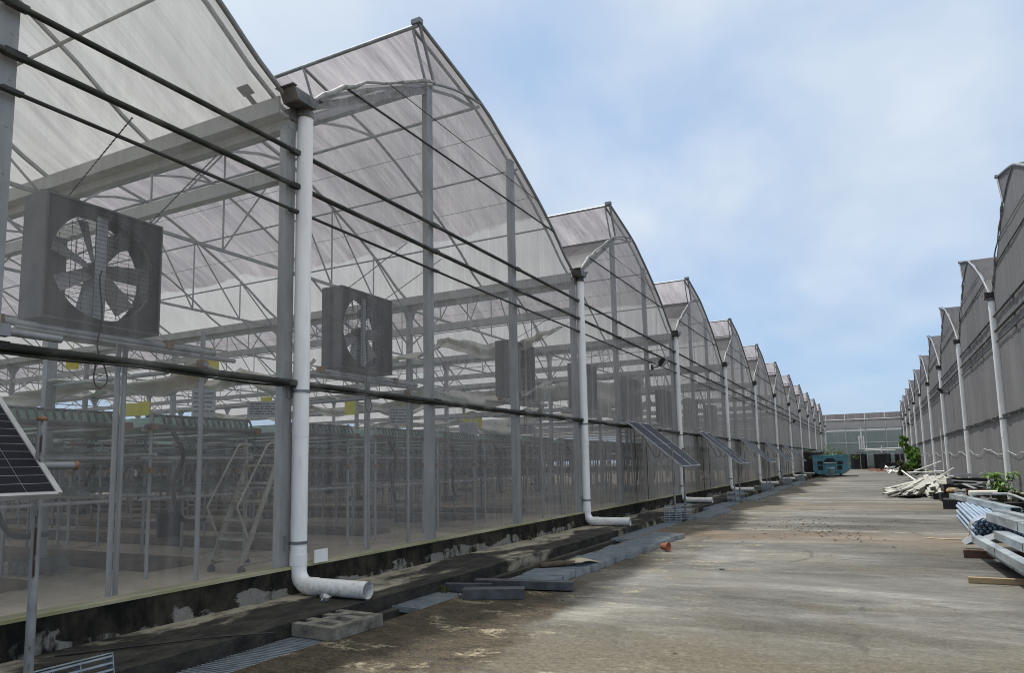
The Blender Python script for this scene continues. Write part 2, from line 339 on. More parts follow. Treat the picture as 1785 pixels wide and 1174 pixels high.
    a = noise(nt, coords(nt, (.5, .5, 1)), 1.0, 6, .6); b = noise(nt, o, 6, 6, .7)
    c = ramp(nt, mth(nt, 'ADD', mth(nt, 'MULTIPLY', a, .7), mth(nt, 'MULTIPLY', b, .3)), [(.38, (.17, .145, .11)), (.48, (.50, .42, .32)), (.62, (.64, .54, .42))])
    principled(nt, c, .8, 0, b, .2, .01, .25)
    # drain
    simple('drain', (.075, .068, .055), (.02, .019, .016), .85, 0, 5, (1, .4, 1), .35, .65, .4)
    # faded paint
    m, nt = newmat('faded_paint')
    f = noise(nt, coords(nt), 14, 6, .75); g = noise(nt, coords(nt), 3, 3)
    al = mth(nt, 'MULTIPLY', rng(nt, f, .30, .55), rng(nt, g, .3, .55, .35, .85))
    p = nt.nodes.new('ShaderNodeBsdfDiffuse'); p.inputs[0].default_value = (.42, .39, .31, 1)
    t = nt.nodes.new('ShaderNodeBsdfTransparent'); mx = nt.nodes.new('ShaderNodeMixShader'); ou = nt.nodes.new('ShaderNodeOutputMaterial')
    nt.links.new(al, mx.inputs[0]); nt.links.new(t.outputs[0], mx.inputs[1]); nt.links.new(p.outputs[0], mx.inputs[2]); nt.links.new(mx.outputs[0], ou.inputs[0])
ground_mats()
def cellmat():
    m, nt = newmat('solar_cells')
    s = sepxyz(nt, coords(nt, kind='UV'))
    def cut(v, n, wd):
        f = mth(nt, 'FRACT', mth(nt, 'MULTIPLY', v, n))
        return mth(nt, 'GREATER_THAN', mth(nt, 'ABSOLUTE', mth(nt, 'SUBTRACT', f, .5)), .5 - wd)
    g = mth(nt, 'MAXIMUM', cut(s[0], 6, .007), cut(s[1], 24, .022))
    mid = mth(nt, 'LESS_THAN', mth(nt, 'ABSOLUTE', mth(nt, 'SUBTRACT', s[1], .5)), .004)
    bus = mth(nt, 'MULTIPLY', cut(s[0], 54, .05), .35)
    c = mixc(nt, bus, (.008, .009, .016), (.09, .09, .11))
    c = mixc(nt, mth(nt, 'MAXIMUM', g, mid), c, (.28, .29, .32))
    principled(nt, c, .5, 0, spec=.10)
cellmat()

# ------------------------------------------------------------------ mesh helpers
class MB:
    def __init__(s): s.v = []; s.f = []; s.sm = []
    def _add(s, vs, fs, smooth=False):
        o = len(s.v); s.v += [tuple(p) for p in vs]
        for f in fs: s.f.append(tuple(i + o for i in f)); s.sm.append(smooth)
        return s
    def box(s, x0, x1, y0, y1, z0, z1):
        vs = [(x, y, z) for z in (z0, z1) for y in (y0, y1) for x in (x0, x1)]
        return s._add(vs, [(0, 2, 3, 1), (4, 5, 7, 6), (0, 1, 5, 4), (2, 6, 7, 3), (0, 4, 6, 2), (1, 3, 7, 5)])
    def obox(s, c, ax, ay, az):
        c = Vector(c); ax = Vector(ax); ay = Vector(ay); az = Vector(az)
        vs = [c + i * ax + j * ay + k * az for k in (-1, 1) for j in (-1, 1) for i in (-1, 1)]
        return s._add(vs, [(0, 2, 3, 1), (4, 5, 7, 6), (0, 1, 5, 4), (2, 6, 7, 3), (0, 4, 6, 2), (1, 3, 7, 5)])
    def beam(s, p0, p1, w_, h, up=(0, 0, 1)):
        p0 = Vector(p0); p1 = Vector(p1); d = p1 - p0; l = d.length; d /= l
        up = Vector(up)
        if abs(d.dot(up)) > .98: up = Vector((1, 0, 0))
        sd = d.cross(up).normalized(); u = sd.cross(d)
        return s.obox((p0 + p1) / 2, d * l / 2, sd * w_ / 2, u * h / 2)
    def tube(s, pts, r, seg=8, cap=True, hollow=0):
        pts = [Vector(p) for p in pts]; n = len(pts); rs = r if isinstance(r, (list, tuple)) else [r] * n
        vs = []; prev = None
        for i, p in enumerate(pts):
            a = pts[max(i - 1, 0)]; b = pts[min(i + 1, n - 1)]; t = (b - a).normalized()
            if prev is None:
                u = Vector((0, 0, 1)) if abs(t.z) < .9 else Vector((1, 0, 0))
            else: u = prev
            x = t.cross(u)
            if x.length < 1e-5: x = t.cross(Vector((0, 1, 0)))
            x.normalize(); u = x.cross(t).normalized(); prev = u
            for k in range(seg):
                q = 2 * math.pi * k / seg
                vs.append(p + (x * math.cos(q) + u * math.sin(q)) * rs[i])
        fs = [(i * seg + k, (i + 1) * seg + k, (i + 1) * seg + (k + 1) % seg, i * seg + (k + 1) % seg) for i in range(n - 1) for k in range(seg)]
        s._add(vs, fs, True)
        if cap:
            s._add(vs[:seg], [tuple(range(seg))])
            s._add(vs[-seg:], [tuple(reversed(range(seg)))])
        return s
    def lathe(s, prof, seg=24, c=(0, 0, 0), smooth=True):
        vs = [(c[0] + r * math.cos(2 * math.pi * k / seg), c[1] + r * math.sin(2 * math.pi * k / seg), c[2] + z) for r, z in prof for k in range(seg)]
        n = len(prof)
        fs = [(i * seg + k, i * seg + (k + 1) % seg, (i + 1) * seg + (k + 1) % seg, (i + 1) * seg + k) for i in range(n - 1) for k in range(seg)]
        return s._add(vs, fs, smooth)
    def grid(s, fn, nu, nv, smooth=True):
        vs = [fn(i / nu, j / nv) for j in range(nv + 1) for i in range(nu + 1)]
        fs = [(j * (nu + 1) + i, j * (nu + 1) + i + 1, (j + 1) * (nu + 1) + i + 1, (j + 1) * (nu + 1) + i) for j in range(nv) for i in range(nu)]
        return s._add(vs, fs, smooth)
    def poly(s, pts): return s._add(pts, [tuple(range(len(pts)))])
    def prism(s, pts, d):
        d = Vector(d); n = len(pts); a = [Vector(p) for p in pts]
        return s._add(a + [p + d for p in a], [tuple(range(n)), tuple(reversed(range(n, 2 * n)))] + [(i, i + n, (i + 1) % n + n, (i + 1) % n) for i in range(n)])
    def rings(s, y0, y1, c, half, r, seg=40):
        """square plate with a round hole, standing in the xz plane between y0 and y1 (c = centre x,z)"""
        vs = []; fs = []
        for y in (y0, y1):
            for k in range(seg):
                q = 2 * math.pi * k / seg; cx, sz = math.cos(q), math.sin(q); m = max(abs(cx), abs(sz))
                vs.append((c[0] + r * cx, y, c[1] + r * sz)); vs.append((c[0] + half * cx / m, y, c[1] + half * sz / m))
        for k in range(seg):
            a, b = 2 * k, 2 * ((k + 1) % seg); o = 2 * seg
            fs += [(a, a + 1, b + 1, b), (a + o, b + o, b + 1 + o, a + 1 + o), (a, b, b + o, a + o), (a + 1, a + 1 + o, b + 1 + o, b + 1)]
        return s._add(vs, fs)
    def mesh(s, name, mat):
        me = bpy.data.meshes.new(name); me.from_pydata(s.v, [], s.f); me.validate()
        if len(me.polygons) == len(s.sm): me.polygons.foreach_set('use_smooth', s.sm)
        me.materials.append(MATS[mat]); me.update(); return me
    def build(s, name, mat, parent=None, loc=(0, 0, 0), rz=0):
        return link(name, s.mesh(name, mat), parent, loc, rz)
def link(name, me, parent=None, loc=(0, 0, 0), rz=0):
    o = bpy.data.objects.new(name, me); col.objects.link(o); o.location = loc; o.rotation_euler = (0, 0, rz)
    if parent: o.parent = parent
    return o
def tag(o, label=None, cat=None, group=None, kind=None):
    if label: o['label'] = label
    if cat: o['category'] = cat
    if group: o['group'] = group
    if kind: o['kind'] = kind
    return o
def thing(name, label, cat, loc=(0, 0, 0), rz=0, group=None):
    o = bpy.data.objects.new(name, None); col.objects.link(o); o.location = loc; o.rotation_euler = (0, 0, rz)
    o.empty_display_size = .2
    return tag(o, label, cat, group)
def dup(o, loc=None, rz=None, label=None, parent=None):
    c = o.copy(); col.objects.link(c)
    if parent is not None: c.parent = parent
    if loc is not None: c.location = loc
    if rz is not None: c.rotation_euler = (0, 0, rz)
    if label: c['label'] = label
    for ch in list(o.children): dup(ch, parent=c)
    return c
def text_mesh(body, size, mat):
    cu = bpy.data.curves.new('txt', 'FONT'); cu.body = body; cu.size = size; cu.align_x = 'CENTER'; cu.align_y = 'CENTER'; cu.extrude = .001
    ob = bpy.data.objects.new('txt', cu); col.objects.link(ob)
    bpy.context.view_layer.update()
    me = bpy.data.meshes.new_from_object(ob.evaluated_get(bpy.context.evaluated_depsgraph_get()))
    bpy.data.objects.remove(ob); bpy.data.curves.remove(cu); me.materials.clear(); me.materials.append(MATS[mat]); return me
def lerp(pts, u):
    for (a, b), (c, d) in zip(pts, pts[1:]):
        if u <= c: return b + (d - b) * (u - a) / (c - a)
    return pts[-1][1]
def catmull(pts, n):
    out = []
    P = [pts[0]] + list(pts) + [pts[-1]]
    for i in range(1, len(P) - 2):
        for k in range(n):
            t = k / n
            out.append(tuple(.5 * ((2 * P[i][d]) + (-P[i - 1][d] + P[i + 1][d]) * t + (2 * P[i - 1][d] - 5 * P[i][d] + 4 * P[i + 1][d] - P[i + 2][d]) * t * t + (-P[i - 1][d] + 3 * P[i][d] - 3 * P[i + 1][d] + P[i + 2][d]) * t ** 3) for d in range(len(P[i]))))
    out.append(tuple(pts[-1])); return out

# ------------------------------------------------------------------ the setting: ground, yard, drain, walkway
XF = -6.35; Y0 = 6.4; S = 9.6          # left facade plane, first gutter line, bay width
XR = 3.53                              # right facade plane
YE = 112.0
g = MB()
for x0, x1, y0, y1 in ((-1600, -5.2, -1600, 1600), (-4.75, 1600, -1600, 1600), (-5.2, -4.75, -1600, -20), (-5.2, -4.75, 118, 1600)):
    g.poly([(x0, y0, -.006), (x1, y0, -.006), (x1, y1, -.006), (x0, y1, -.006)])
tag(g.build('ground', 'soil'), kind='structure')
g = MB(); g.poly([(-4.75, -20, 0), (XR + .3, -20, 0), (XR + .3, 125, 0), (-4.75, 125, 0)])
tag(g.build('concrete_yard', 'road_concrete'), kind='structure')
g = MB(); g.box(XF + .02, -5.2, -20, 113, -.5, .13)
tag(g.build('walkway_slab', 'slab'), kind='structure')
g = MB()
g.box(-5.199, -5.09, -20, 113, -.5, -.03)          # ledge under the slab edge
g.poly([(-5.09, -20, -.42), (-4.75, -20, -.42), (-4.75, 113, -.42), (-5.09, 113, -.42)])
g.poly([(-4.75, -20, -.42), (-4.75, -20, -.008), (-4.75, 113, -.008), (-4.75, 113, -.42)])
tag(g.build('drain_channel', 'drain'), kind='structure')
for nm, x0, x1 in (('greenhouse_floor', -52, XF - .16), ('greenhouse_floor', XR + .30, XR + 30)):
    g = MB(); g.poly([(x0, -14, .15), (x1, -14, .15), (x1, YE, .15), (x0, YE, .15)])
    tag(g.build(nm, 'floor_concrete'), kind='structure')
g = MB()
for q in (((1.10, 7.23), (1.21, 7.26), (1.10, 6.18), (.99, 6.17)), ((1.55, 7.2), (1.67, 7.2), (1.63, 6.45), (1.5, 6.45))):
    g.poly([(x, y, .004) for x, y in (q[3], q[2], q[1], q[0])])
tag(g.build('painted_marking', 'faded_paint'), kind='structure')

# ------------------------------------------------------------------ the greenhouse ranges
ARCH = catmull([(0, 6.28), (.35, 6.50), (.95, 6.97), (1.62, 7.38), (2.4, 7.80), (3.26, 8.20), (4.1, 8.47), (4.87, 8.60)], 3)
UPPER = catmull([(2.82, 9.08), (4.87, 8.63), (5.7, 8.32), (6.5, 7.98), (7.5, 7.50), (8.35, 7.02), (9.0, 6.58), (9.58, 6.28)], 3)
A = (3.26, 8.20); B = (2.82, 9.08); C_ = (4.87, 8.62)
def top_z(u): return lerp(ARCH, u) if u <= 4.87 else lerp(UPPER, u)
def truss_mb():
    t = MB()
    for P in (ARCH, UPPER):
        q = P[::3]
        for a, b in zip(q, q[1:]): t.beam((0, a[0], a[1] - .05), (0, b[0], b[1] - .05), .05, .05, (1, 0, 0))
    zc = 6.02
    t.beam((0, .05, zc), (0, 9.55, zc), .05, .06)
    t.beam((0, A[0], A[1] - .06), (0, B[0], B[1] - .05), .04, .04, (1, 0, 0))
    nodes = [1.6, 3.2, 4.8, 6.4, 8.0]
    for u in nodes: t.beam((0, u, zc), (0, u, top_z(u) - .06), .028, .028, (1, 0, 0))
    for a, b in ((0.3, 1.6), (1.6, 3.2), (3.2, 4.8)): t.beam((0, a, zc), (0, b, top_z(b) - .08), .028, .028, (1, 0, 0))
    for a, b in ((6.4, 4.8), (8.0, 6.4), (9.3, 8.0)): t.beam((0, a, zc), (0, b, top_z(b) - .08), .028, .028, (1, 0, 0))
    # knee struts below the chord
    for a, sgn in ((0, 1), (9.6, -1)): t.beam((0, a + sgn * .07, 5.0), (0, a + sgn * 1.5, zc), .035, .035, (1, 0, 0))
    return t
def arch_mb():
    t = MB()
    for P in (ARCH, UPPER):
        q = P[::3]
        for a, b in zip(q, q[1:]): t.beam((0, a[0], a[1] - .05), (0, b[0], b[1] - .05), .04, .045, (1, 0, 0))
    t.beam((0, A[0], A[1] - .06), (0, B[0], B[1] - .05), .035, .035, (1, 0, 0))
    return t
def net_mb():
    n = MB(); us = [i * .3 for i in range(33)]; us[-1] = 9.6
    rr = random.Random(3)
    vs = []; zs = [.0, .25, .5, .75, 1]
    for u in us:
        zt = top_z(min(u, 9.58))
        for t_ in zs: vs.append((rr.uniform(-.012, .012) if 0 < t_ < 1 else 0, u, .46 + (zt - .46) * t_))
    k = len(zs)
    fs = [(i * k + j, (i + 1) * k + j, (i + 1) * k + j + 1, i * k + j + 1) for i in range(len(us) - 1) for j in range(k - 1)]
    n._add(vs, fs, True)
    # the triangle under the raised vent roof
    arc = [(0, u, z) for u, z in ARCH if u >= 3.26]
    n.poly([(0, B[0], B[1])] + [(0, A[0], A[1])] + arc[1:-1] + [(0, C_[0], C_[1])])
    return n
def film_low(L):
    pr = [p for p in ARCH if p[0] <= 3.27]
    nx = int(L / 1.2)
    rr = random.Random(5); off = [rr.uniform(-.06, .05) for _ in range(nx + 1)]
    return MB().grid(lambda a, b: (-.02 - a * L, lerp([(i / (len(pr) - 1), p[0]) for i, p in enumerate(pr)], b), lerp([(i / (len(pr) - 1), p[1]) for i, p in enumerate(pr)], b) + off[int(round(a * nx))] * math.sin(b * math.pi)), nx, len(pr) - 1)
def film_up(L):
    pr = UPPER; nx = int(L / 1.2)
    rr = random.Random(6); off = [rr.uniform(-.06, .05) for _ in range(nx + 1)]
    n = len(pr) - 1
    return MB().grid(lambda a, b: (-.02 - a * L, pr[int(round(b * n))][0], pr[int(round(b * n))][1] + off[int(round(a * nx))] * math.sin(b * math.pi)), nx, n)
def purlins_mb(L):
    p = MB()
    for u, z, r in ((B[0], B[1] - .04, .035), (A[0], A[1] - .05, .04), (1.65, top_z(1.65) - .09, .022), (C_[0], C_[1] - .08, .03), (6.5, top_z(6.5) - .09, .022), (8.1, top_z(8.1) - .09, .022)):
        p.tube([(0, u, z), (-L, u, z)], r, 6)
    for u in (7.3, 5.6, 2.4): p.tube([(0, u, top_z(u) - .05), (-L, u, top_z(u) - .05)], .007, 4)
    return p
def gutter_mb(L):
    q = MB()
    q.box(-L, -.02, -.20, .20, 6.10, 6.13); q.box(-L, -.02, -.225, -.20, 6.10, 6.32); q.box(-L, -.02, .20, .225, 6.10, 6.32)
    q.box(-L, -.02, -.05, .05, 5.98, 6.098)
    return q
def outlet_mb():
    q = MB()
    q.box(-.02, .24, -.15, .15, 6.24, 6.26)
    q.prism([(-.02, -.15, 6.24), (-.02, -.23, 6.385), (-.02, -.21, 6.39), (-.02, -.135, 6.258)], (.26, 0, 0))
    q.prism([(-.02, .15, 6.24), (-.02, .135, 6.258), (-.02, .21, 6.39), (-.02, .23, 6.385)], (.26, 0, 0))
    q.box(-.04, .26, -.275, -.205, 6.386, 6.40); q.box(-.04, .26, .205, .275, 6.386, 6.40)
    q.prism([(.222, -.148, 6.262), (.222, -.205, 6.384), (.222, .205, 6.384), (.222, .148, 6.262)], (.012, 0, 0))
    q.tube([(.06, .14, 6.15), (.06, .14, 6.239)], .115, 12); q.box(-.10, .02, -.05, .05, 6.08, 6.23)
    return q
def c_post(q, y, z0, z1, wy=.15, dx=.10):
    """lipped channel post standing just inside the net, flanges toward the inside"""
    q.box(-.035, -.03, y - wy / 2, y + wy / 2, z0, z1)
    q.box(-.035 - dx, -.035, y - wy / 2, y - wy / 2 + .006, z0, z1); q.box(-.035 - dx, -.035, y + wy / 2 - .006, y + wy / 2, z0, z1)
    z = z0 + .35
    while z < z1 - .1:
        q.box(-.03, -.022, y + .02, y + .036, z, z + .016); z += .42
    q.box(-.04 - dx, -.035 - dx, y - wy / 2, y - wy / 2 + .05, z0, z1); q.box(-.04 - dx, -.035 - dx, y + wy / 2 - .05, y + wy / 2, z0, z1)
def greenhouse(root, bays, L, net, films, detail, elbow):
    M = {}
    def mesh(key, mb, mat):
        if key not in M: M[key] = mb().mesh(key, mat)
        return M[key]
    ntr = 0
    for b in bays:
        v0 = (b - 1) * S
        put = lambda name, me, x=0, y=0, z=0: link(name, me, root, (x, v0 + y, z))
        tag(put('end_net', mesh('end_net', net_mb, net)))
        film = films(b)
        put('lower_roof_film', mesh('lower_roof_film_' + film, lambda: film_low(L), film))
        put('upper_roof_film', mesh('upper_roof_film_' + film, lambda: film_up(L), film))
        put('purlin', mesh('purlin', lambda: purlins_mb(L), 'galv'))
        def edge():
            q = MB(); q.tube([(.02, u, z) for u, z in UPPER], .035, 6); q.tube([(.02, A[0], A[1]), (.02, B[0], B[1])], .03, 6)
            q.box(-.1, .08, B[0] - .07, B[0] + .03, B[1] - .03, B[1] + .05)
            q.tube([(.02, u, z) for u, z in ARCH if u > 3.2], .022, 6); return q
        put('roof_edge_rail', mesh('roof_edge_rail', edge, 'steel_grey'))
        def roll():
            rr = random.Random(11); q = MB()
            pts = [(.03 + rr.uniform(-.02, .02), u, z + .02 + rr.uniform(-.025, .025)) for u, z in ARCH if u < 3.4]
            q.tube(pts, [rr.uniform(.014, .042) for _ in pts], 7); q.beam((-.06, .2, 6.36), (-.06, 3.2, 8.08), .04, .10, (0, 0, 1)); return q
        put('rolled_net', mesh('rolled_net', roll, 'net_roll'))
        # posts of the end wall
        def gp(u): 
            q = MB(); c_post(q, u, .44, (top_z(u) if u > .1 else 6.08) - .05, .16); return q
        for u in ((0, 3.2, 6.3)): put('end_post', mesh('end_post_%g' % u, lambda: gp(u), 'galv'))
        # outside rails
        for z, r, mt in ((5.65, .031, 'rail_mould'), (5.20, .034, 'rail_mould'), (4.87, .020, 'rail_black'), (2.68, .040, 'rail_mould')):
            def rl():
                q = MB(); q.tube([(.055, 0, z), (.055, S / 2, z - .012), (.055, S, z)], r, 8)
                for u in (.0, 3.2, 6.3): q.box(.01, .055 + r * .9, u - .07, u + .10, z - r * .85, z + r * .85)
                if z < 3: q.tube([(.06 + .03 * math.sin(i * 1.3), S * i / 14, z - .055 - .012 * math.sin(i * 2.1)) for i in range(15)], .014, 5)
                return q
            put('rail', mesh('rail_%g' % z, rl, mt))
        def wire():
            q = MB(); q.tube([(.03, 1.02, 7.0), (.03, 8.33, 7.03)], .018, 5); q.tube([(.03, 2.0, 7.56), (.03, 4.6, 7.53), (.03, 7.5, 7.49)], .009, 4); return q
        put('gable_wire', mesh('gable_wire', wire, 'rail_black'))
        put('kerb_wall', mesh('kerb_wall', lambda: MB().box(-.16, .04, 0, S, -.14, .43).box(-.14, .05, -.26, .26, -.13, .405), 'kerb_black'))
        put('sill', mesh('sill', lambda: MB().box(-.17, .055, 0, S, .432, .462), 'sill_cream'))
        if not elbow:
            def cord():
                rr = random.Random(b); q = MB(); q.tube([(.05, S * i / 12, 1.62 + .10 * math.sin(i * .9 + b) + rr.uniform(-.05, .05)) for i in range(13)], .007, 4); return q
            put('cord', cord().mesh('cord', 'pvc'))
        # gutter and downpipe at the far side of the bay
        put('gutter', mesh('gutter', lambda: gutter_mb(L), 'steel_pale'), 0, S)
        put('tie_beam', mesh('tie_beam', lambda: MB().box(-L, -.05, -.05, .05, 5.29, 5.49).box(-L, -.05, -.08, -.052, 5.29, 5.31), 'steel_pale'), 0, S)
        put('gutter_outlet', mesh('gutter_outlet', outlet_mb, 'gutter_dark'), 0, S)
        py = S + .14
        def pipe():
            q = MB()
            if elbow:
                p = [(.06, 0, 6.22), (.06, 0, .42)] + [(.06 + .185 * (1 - math.cos(a)), 0, .42 - .185 * math.sin(a)) for a in (R(15), R(30), R(45), R(60), R(75), R(90))] + [(1.12, 0, .235)]
                q.tube(p, .1, 20, False); 
                q.tube([(1.12, 0, .235), (.7, 0, .235)], .092, 20, False)
                q.tube([(.06, 0, .47), (.06, 0, .60)], .106, 20); q.tube([(.24, 0, .235), (.36, 0, .235)], .106, 20)
            else: q.tube([(.06, 0, 6.22), (.06, 0, .2)], .1, 16, False)
            q.tube([(.06, 0, 2.02), (.06, 0, 2.24)], .104, 20); return q
        dp = put('downpipe', mesh('downpipe', pipe, 'pvc'), 0, py); pr_ = random.Random(b * 7 + elbow); dp.rotation_euler = (pr_.uniform(-.004, .004), 0, R(pr_.uniform(-4, 4)) if b else 0)
        def clampm():
            q = MB(); q.tube([(.06, 0, -.018), (.06, 0, .018)], .109, 20); q.box(-.05, .0, -.16, -.08, -.09, .09); return q
        for z in (2.58, .74): link('pipe_clamp', mesh('pipe_clamp', clampm, 'pvc_clamp'), dp, (0, 0, z))
        # trusses and columns
        for i in range(detail(b)):
            if i % 2 == 0 and i > 0: put('roof_truss', mesh('roof_truss', truss_mb, 'galv'), -.12 - 2.45 * i)
            else: put('roof_arch', mesh('roof_arch', arch_mb, 'galv'), -.12 - 2.45 * i)
        for i in range(1, (detail(b) + 1) // 2):
            def colm():
                q = MB(); q.box(-.06, .06, -.075, .075, .15, 6.08); q.prism([(-.06, -.075, 5.7), (-.06, -.075, 6.08), (-.06, -.3, 6.08)], (.12, 0, 0)); q.prism([(-.06, .075, 5.7), (-.06, .3, 6.08), (-.06, .075, 6.08)], (.12, 0, 0)); return q
            cc = put('column', mesh('column', colm, 'galv'), -.12 - 4.9 * i, S)
            link('footing', mesh('footing', lambda: MB().box(-.28, .28, -.28, .28, .15, .36), 'block'), cc)
left = thing('greenhouse', 'long sawtooth greenhouse of pale see-through net with white elbowed downpipes, on the left', 'greenhouse', (XF, Y0, 0))
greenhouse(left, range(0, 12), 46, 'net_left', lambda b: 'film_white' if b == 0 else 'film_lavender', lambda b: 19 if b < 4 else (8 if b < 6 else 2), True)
right = thing('greenhouse', 'tall sawtooth greenhouse clad in dark grey shade net behind the piled metal and plants', 'greenhouse', (XR, Y0 + S * 10 - .2, .12), math.pi)
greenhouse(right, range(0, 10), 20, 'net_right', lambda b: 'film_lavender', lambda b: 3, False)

fs = MB(); fs.grid(lambda a, b: (-46.1, -12 + 118 * a, .45 + 2.0 * b), 40, 2); fs.build('horizon_screen', 'screen_grey', left)  # added opaque screen, hides bright horizon strips behind the racks
def far_house():
    t = thing('greenhouse', 'low greenhouse across the far end of the yard with lavender roof and green net', 'greenhouse', (0, 118, 0))
    x0, x1 = -40, 30
    n = MB(); n.grid(lambda a, b: (x0 + (x1 - x0) * a, 0, .4 + 5.5 * b), 20, 3); n.build('wall_net', 'net_green', t)
    prof = [(0, 5.95), (.25, 6.6), (.7, 7.3), (1.3, 7.9), (2.1, 8.4), (3.4, 8.1), (6, 7.0), (8.5, 5.9)]
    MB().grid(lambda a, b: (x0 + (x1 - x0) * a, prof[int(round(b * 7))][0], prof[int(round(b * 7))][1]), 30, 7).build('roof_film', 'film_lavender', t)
    k = 0; x = x0 + .9
    while x < x1:
        MB().tube([(x, p[0] - .03, p[1]) for p in prof[:6]], .05, 5).build('roof_rib', 'steel_grey', t)
        MB().box(x - .06, x + .06, -.08, .0, 0, 5.95).build('post', 'steel_pale', t)
        x += 2.72
    MB().tube([(x0, .66, 7.45), (x1, .66, 7.45)], .05, 6).build('roof_rail', 'pvc', t)
    MB().box(x0, x1, -.12, .12, 5.92, 6.06).build('gutter', 'steel_grey', t)
    for z in (3.9, 2.1): MB().tube([(x0, -.07, z), (x1, -.07, z)], .035, 6).build('rail', 'pvc', t)
    MB().box(x0, x1, -.1, .1, 0, .4).build('kerb_wall', 'block', t)
    MB().box(x0, x1, 8.4, 8.5, 0, 5.9).build('rear_wall', 'net_green', t)
far_house()

# ------------------------------------------------------------------ inside the left greenhouse: racks, fans, curtains
def make_rack():
    t = thing('growing_rack', 'galvanised pipe rack carrying tiers of pale green troughs on the greenhouse floor', 'rack', (0, 0, .15), 0, 'growing racks inside the left greenhouse')
    L, W = 5.0, 1.7
    for x in (0, -L / 2, -L):
        for y in (0, W): MB().tube([(x, y, 0), (x, y, 2.32)], .027, 7).build('leg', 'galv', t)
    rr = random.Random(2)
    for z in (1.15, 1.72, 2.12):
        f = MB()
        for y in (0, W): f.tube([(.12, y, z), (-L - .1, y, z)], .026, 6)
        for x in (0, -L / 2, -L): f.tube([(x, -.14, z - .05), (x, W + .14, z - .05)], .026, 6)
        f.build('tier_frame', 'galv', t)
        q = MB()
        for i in range(8):
            if z < 2 and i % 2: continue
            y = .09 + i * .2
            q.box(-L + .05, .02 + rr.uniform(-.05, .05), y, y + .13, z + .03, z + (.14 if z > 2 else .085))
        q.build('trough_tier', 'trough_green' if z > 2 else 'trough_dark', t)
        if z > 2:      # rows of hooked feeder tubes over the trough ends
            h = MB()
            for i in range(16): h.tube([(-.16, .02 + i * .105, z + .148), (-.03, .06 + i * .105, z + .165), (.09, .10 + i * .105, z + .15), (.14, .11 + i * .105, z + .03)], .018, 5)
            h.tube([(.15, -.2, z - .02), (.15, W + .15, z - .02)], .035, 7)
            h.build('feeder_tube', 'feeder', t)
    j = MB()
    for y in (0, W):
        for z in (1.5, 2.1): j.obox((.02, y, z), (.045, 0, 0), (0, .05, 0), (0, 0, .045))
    for y in (-.1, W + .08): j.obox((.15, y, 2.1), (.05, 0, 0), (0, .045, 0), (0, 0, .045))
    j.build('clamp', 'fitting', t)
    MB().tube(catmull([(.12, .25, 2.05), (.30, .30, 1.7), (.34, .12, 1.25), (.25, .35, .8), (.1, .85, .75)], 5), .032, 7).build('hose', 'rubber', t)
    return t
rack0 = make_rack(); first = True
US = (.15, 2.65, 5.2, 7.5)
for row in range(6):
    for b in range(0, 7):
        for u in US:
            x = -9.1 - 6.0 * row; y = Y0 + (b - 1) * S + u
            k = (y + .8) / -(x - 2.5)
            if not (.33 < k < (4.5 if row < 1 else 2.6 if row < 2 else 2.2)) or y < 1: continue
            if first: rack0.location = (x, y, .15); first = False
            else: dup(rack0, (x, y, .15))
pl = MB().box(-14.5, 0, 0, .85, 0, .11)
pm = pl.mesh('plinth', 'plinth')
for i, (x, y) in enumerate(((-9.7, 7.0), (-9.9, 9.6), (-9.9, 12.3), (-9.9, 4.6), (-9.9, 16.7), (-9.9, 19.3), (-25.5, 12.3), (-25.5, 16.7), (-25.5, 19.3), (-25.5, 22))):
    tag(link('plinth', pm, None, (x, y, .15)), 'long low brown plinth lying on the greenhouse floor under the racks', 'plinth', 'floor plinths under the racks')

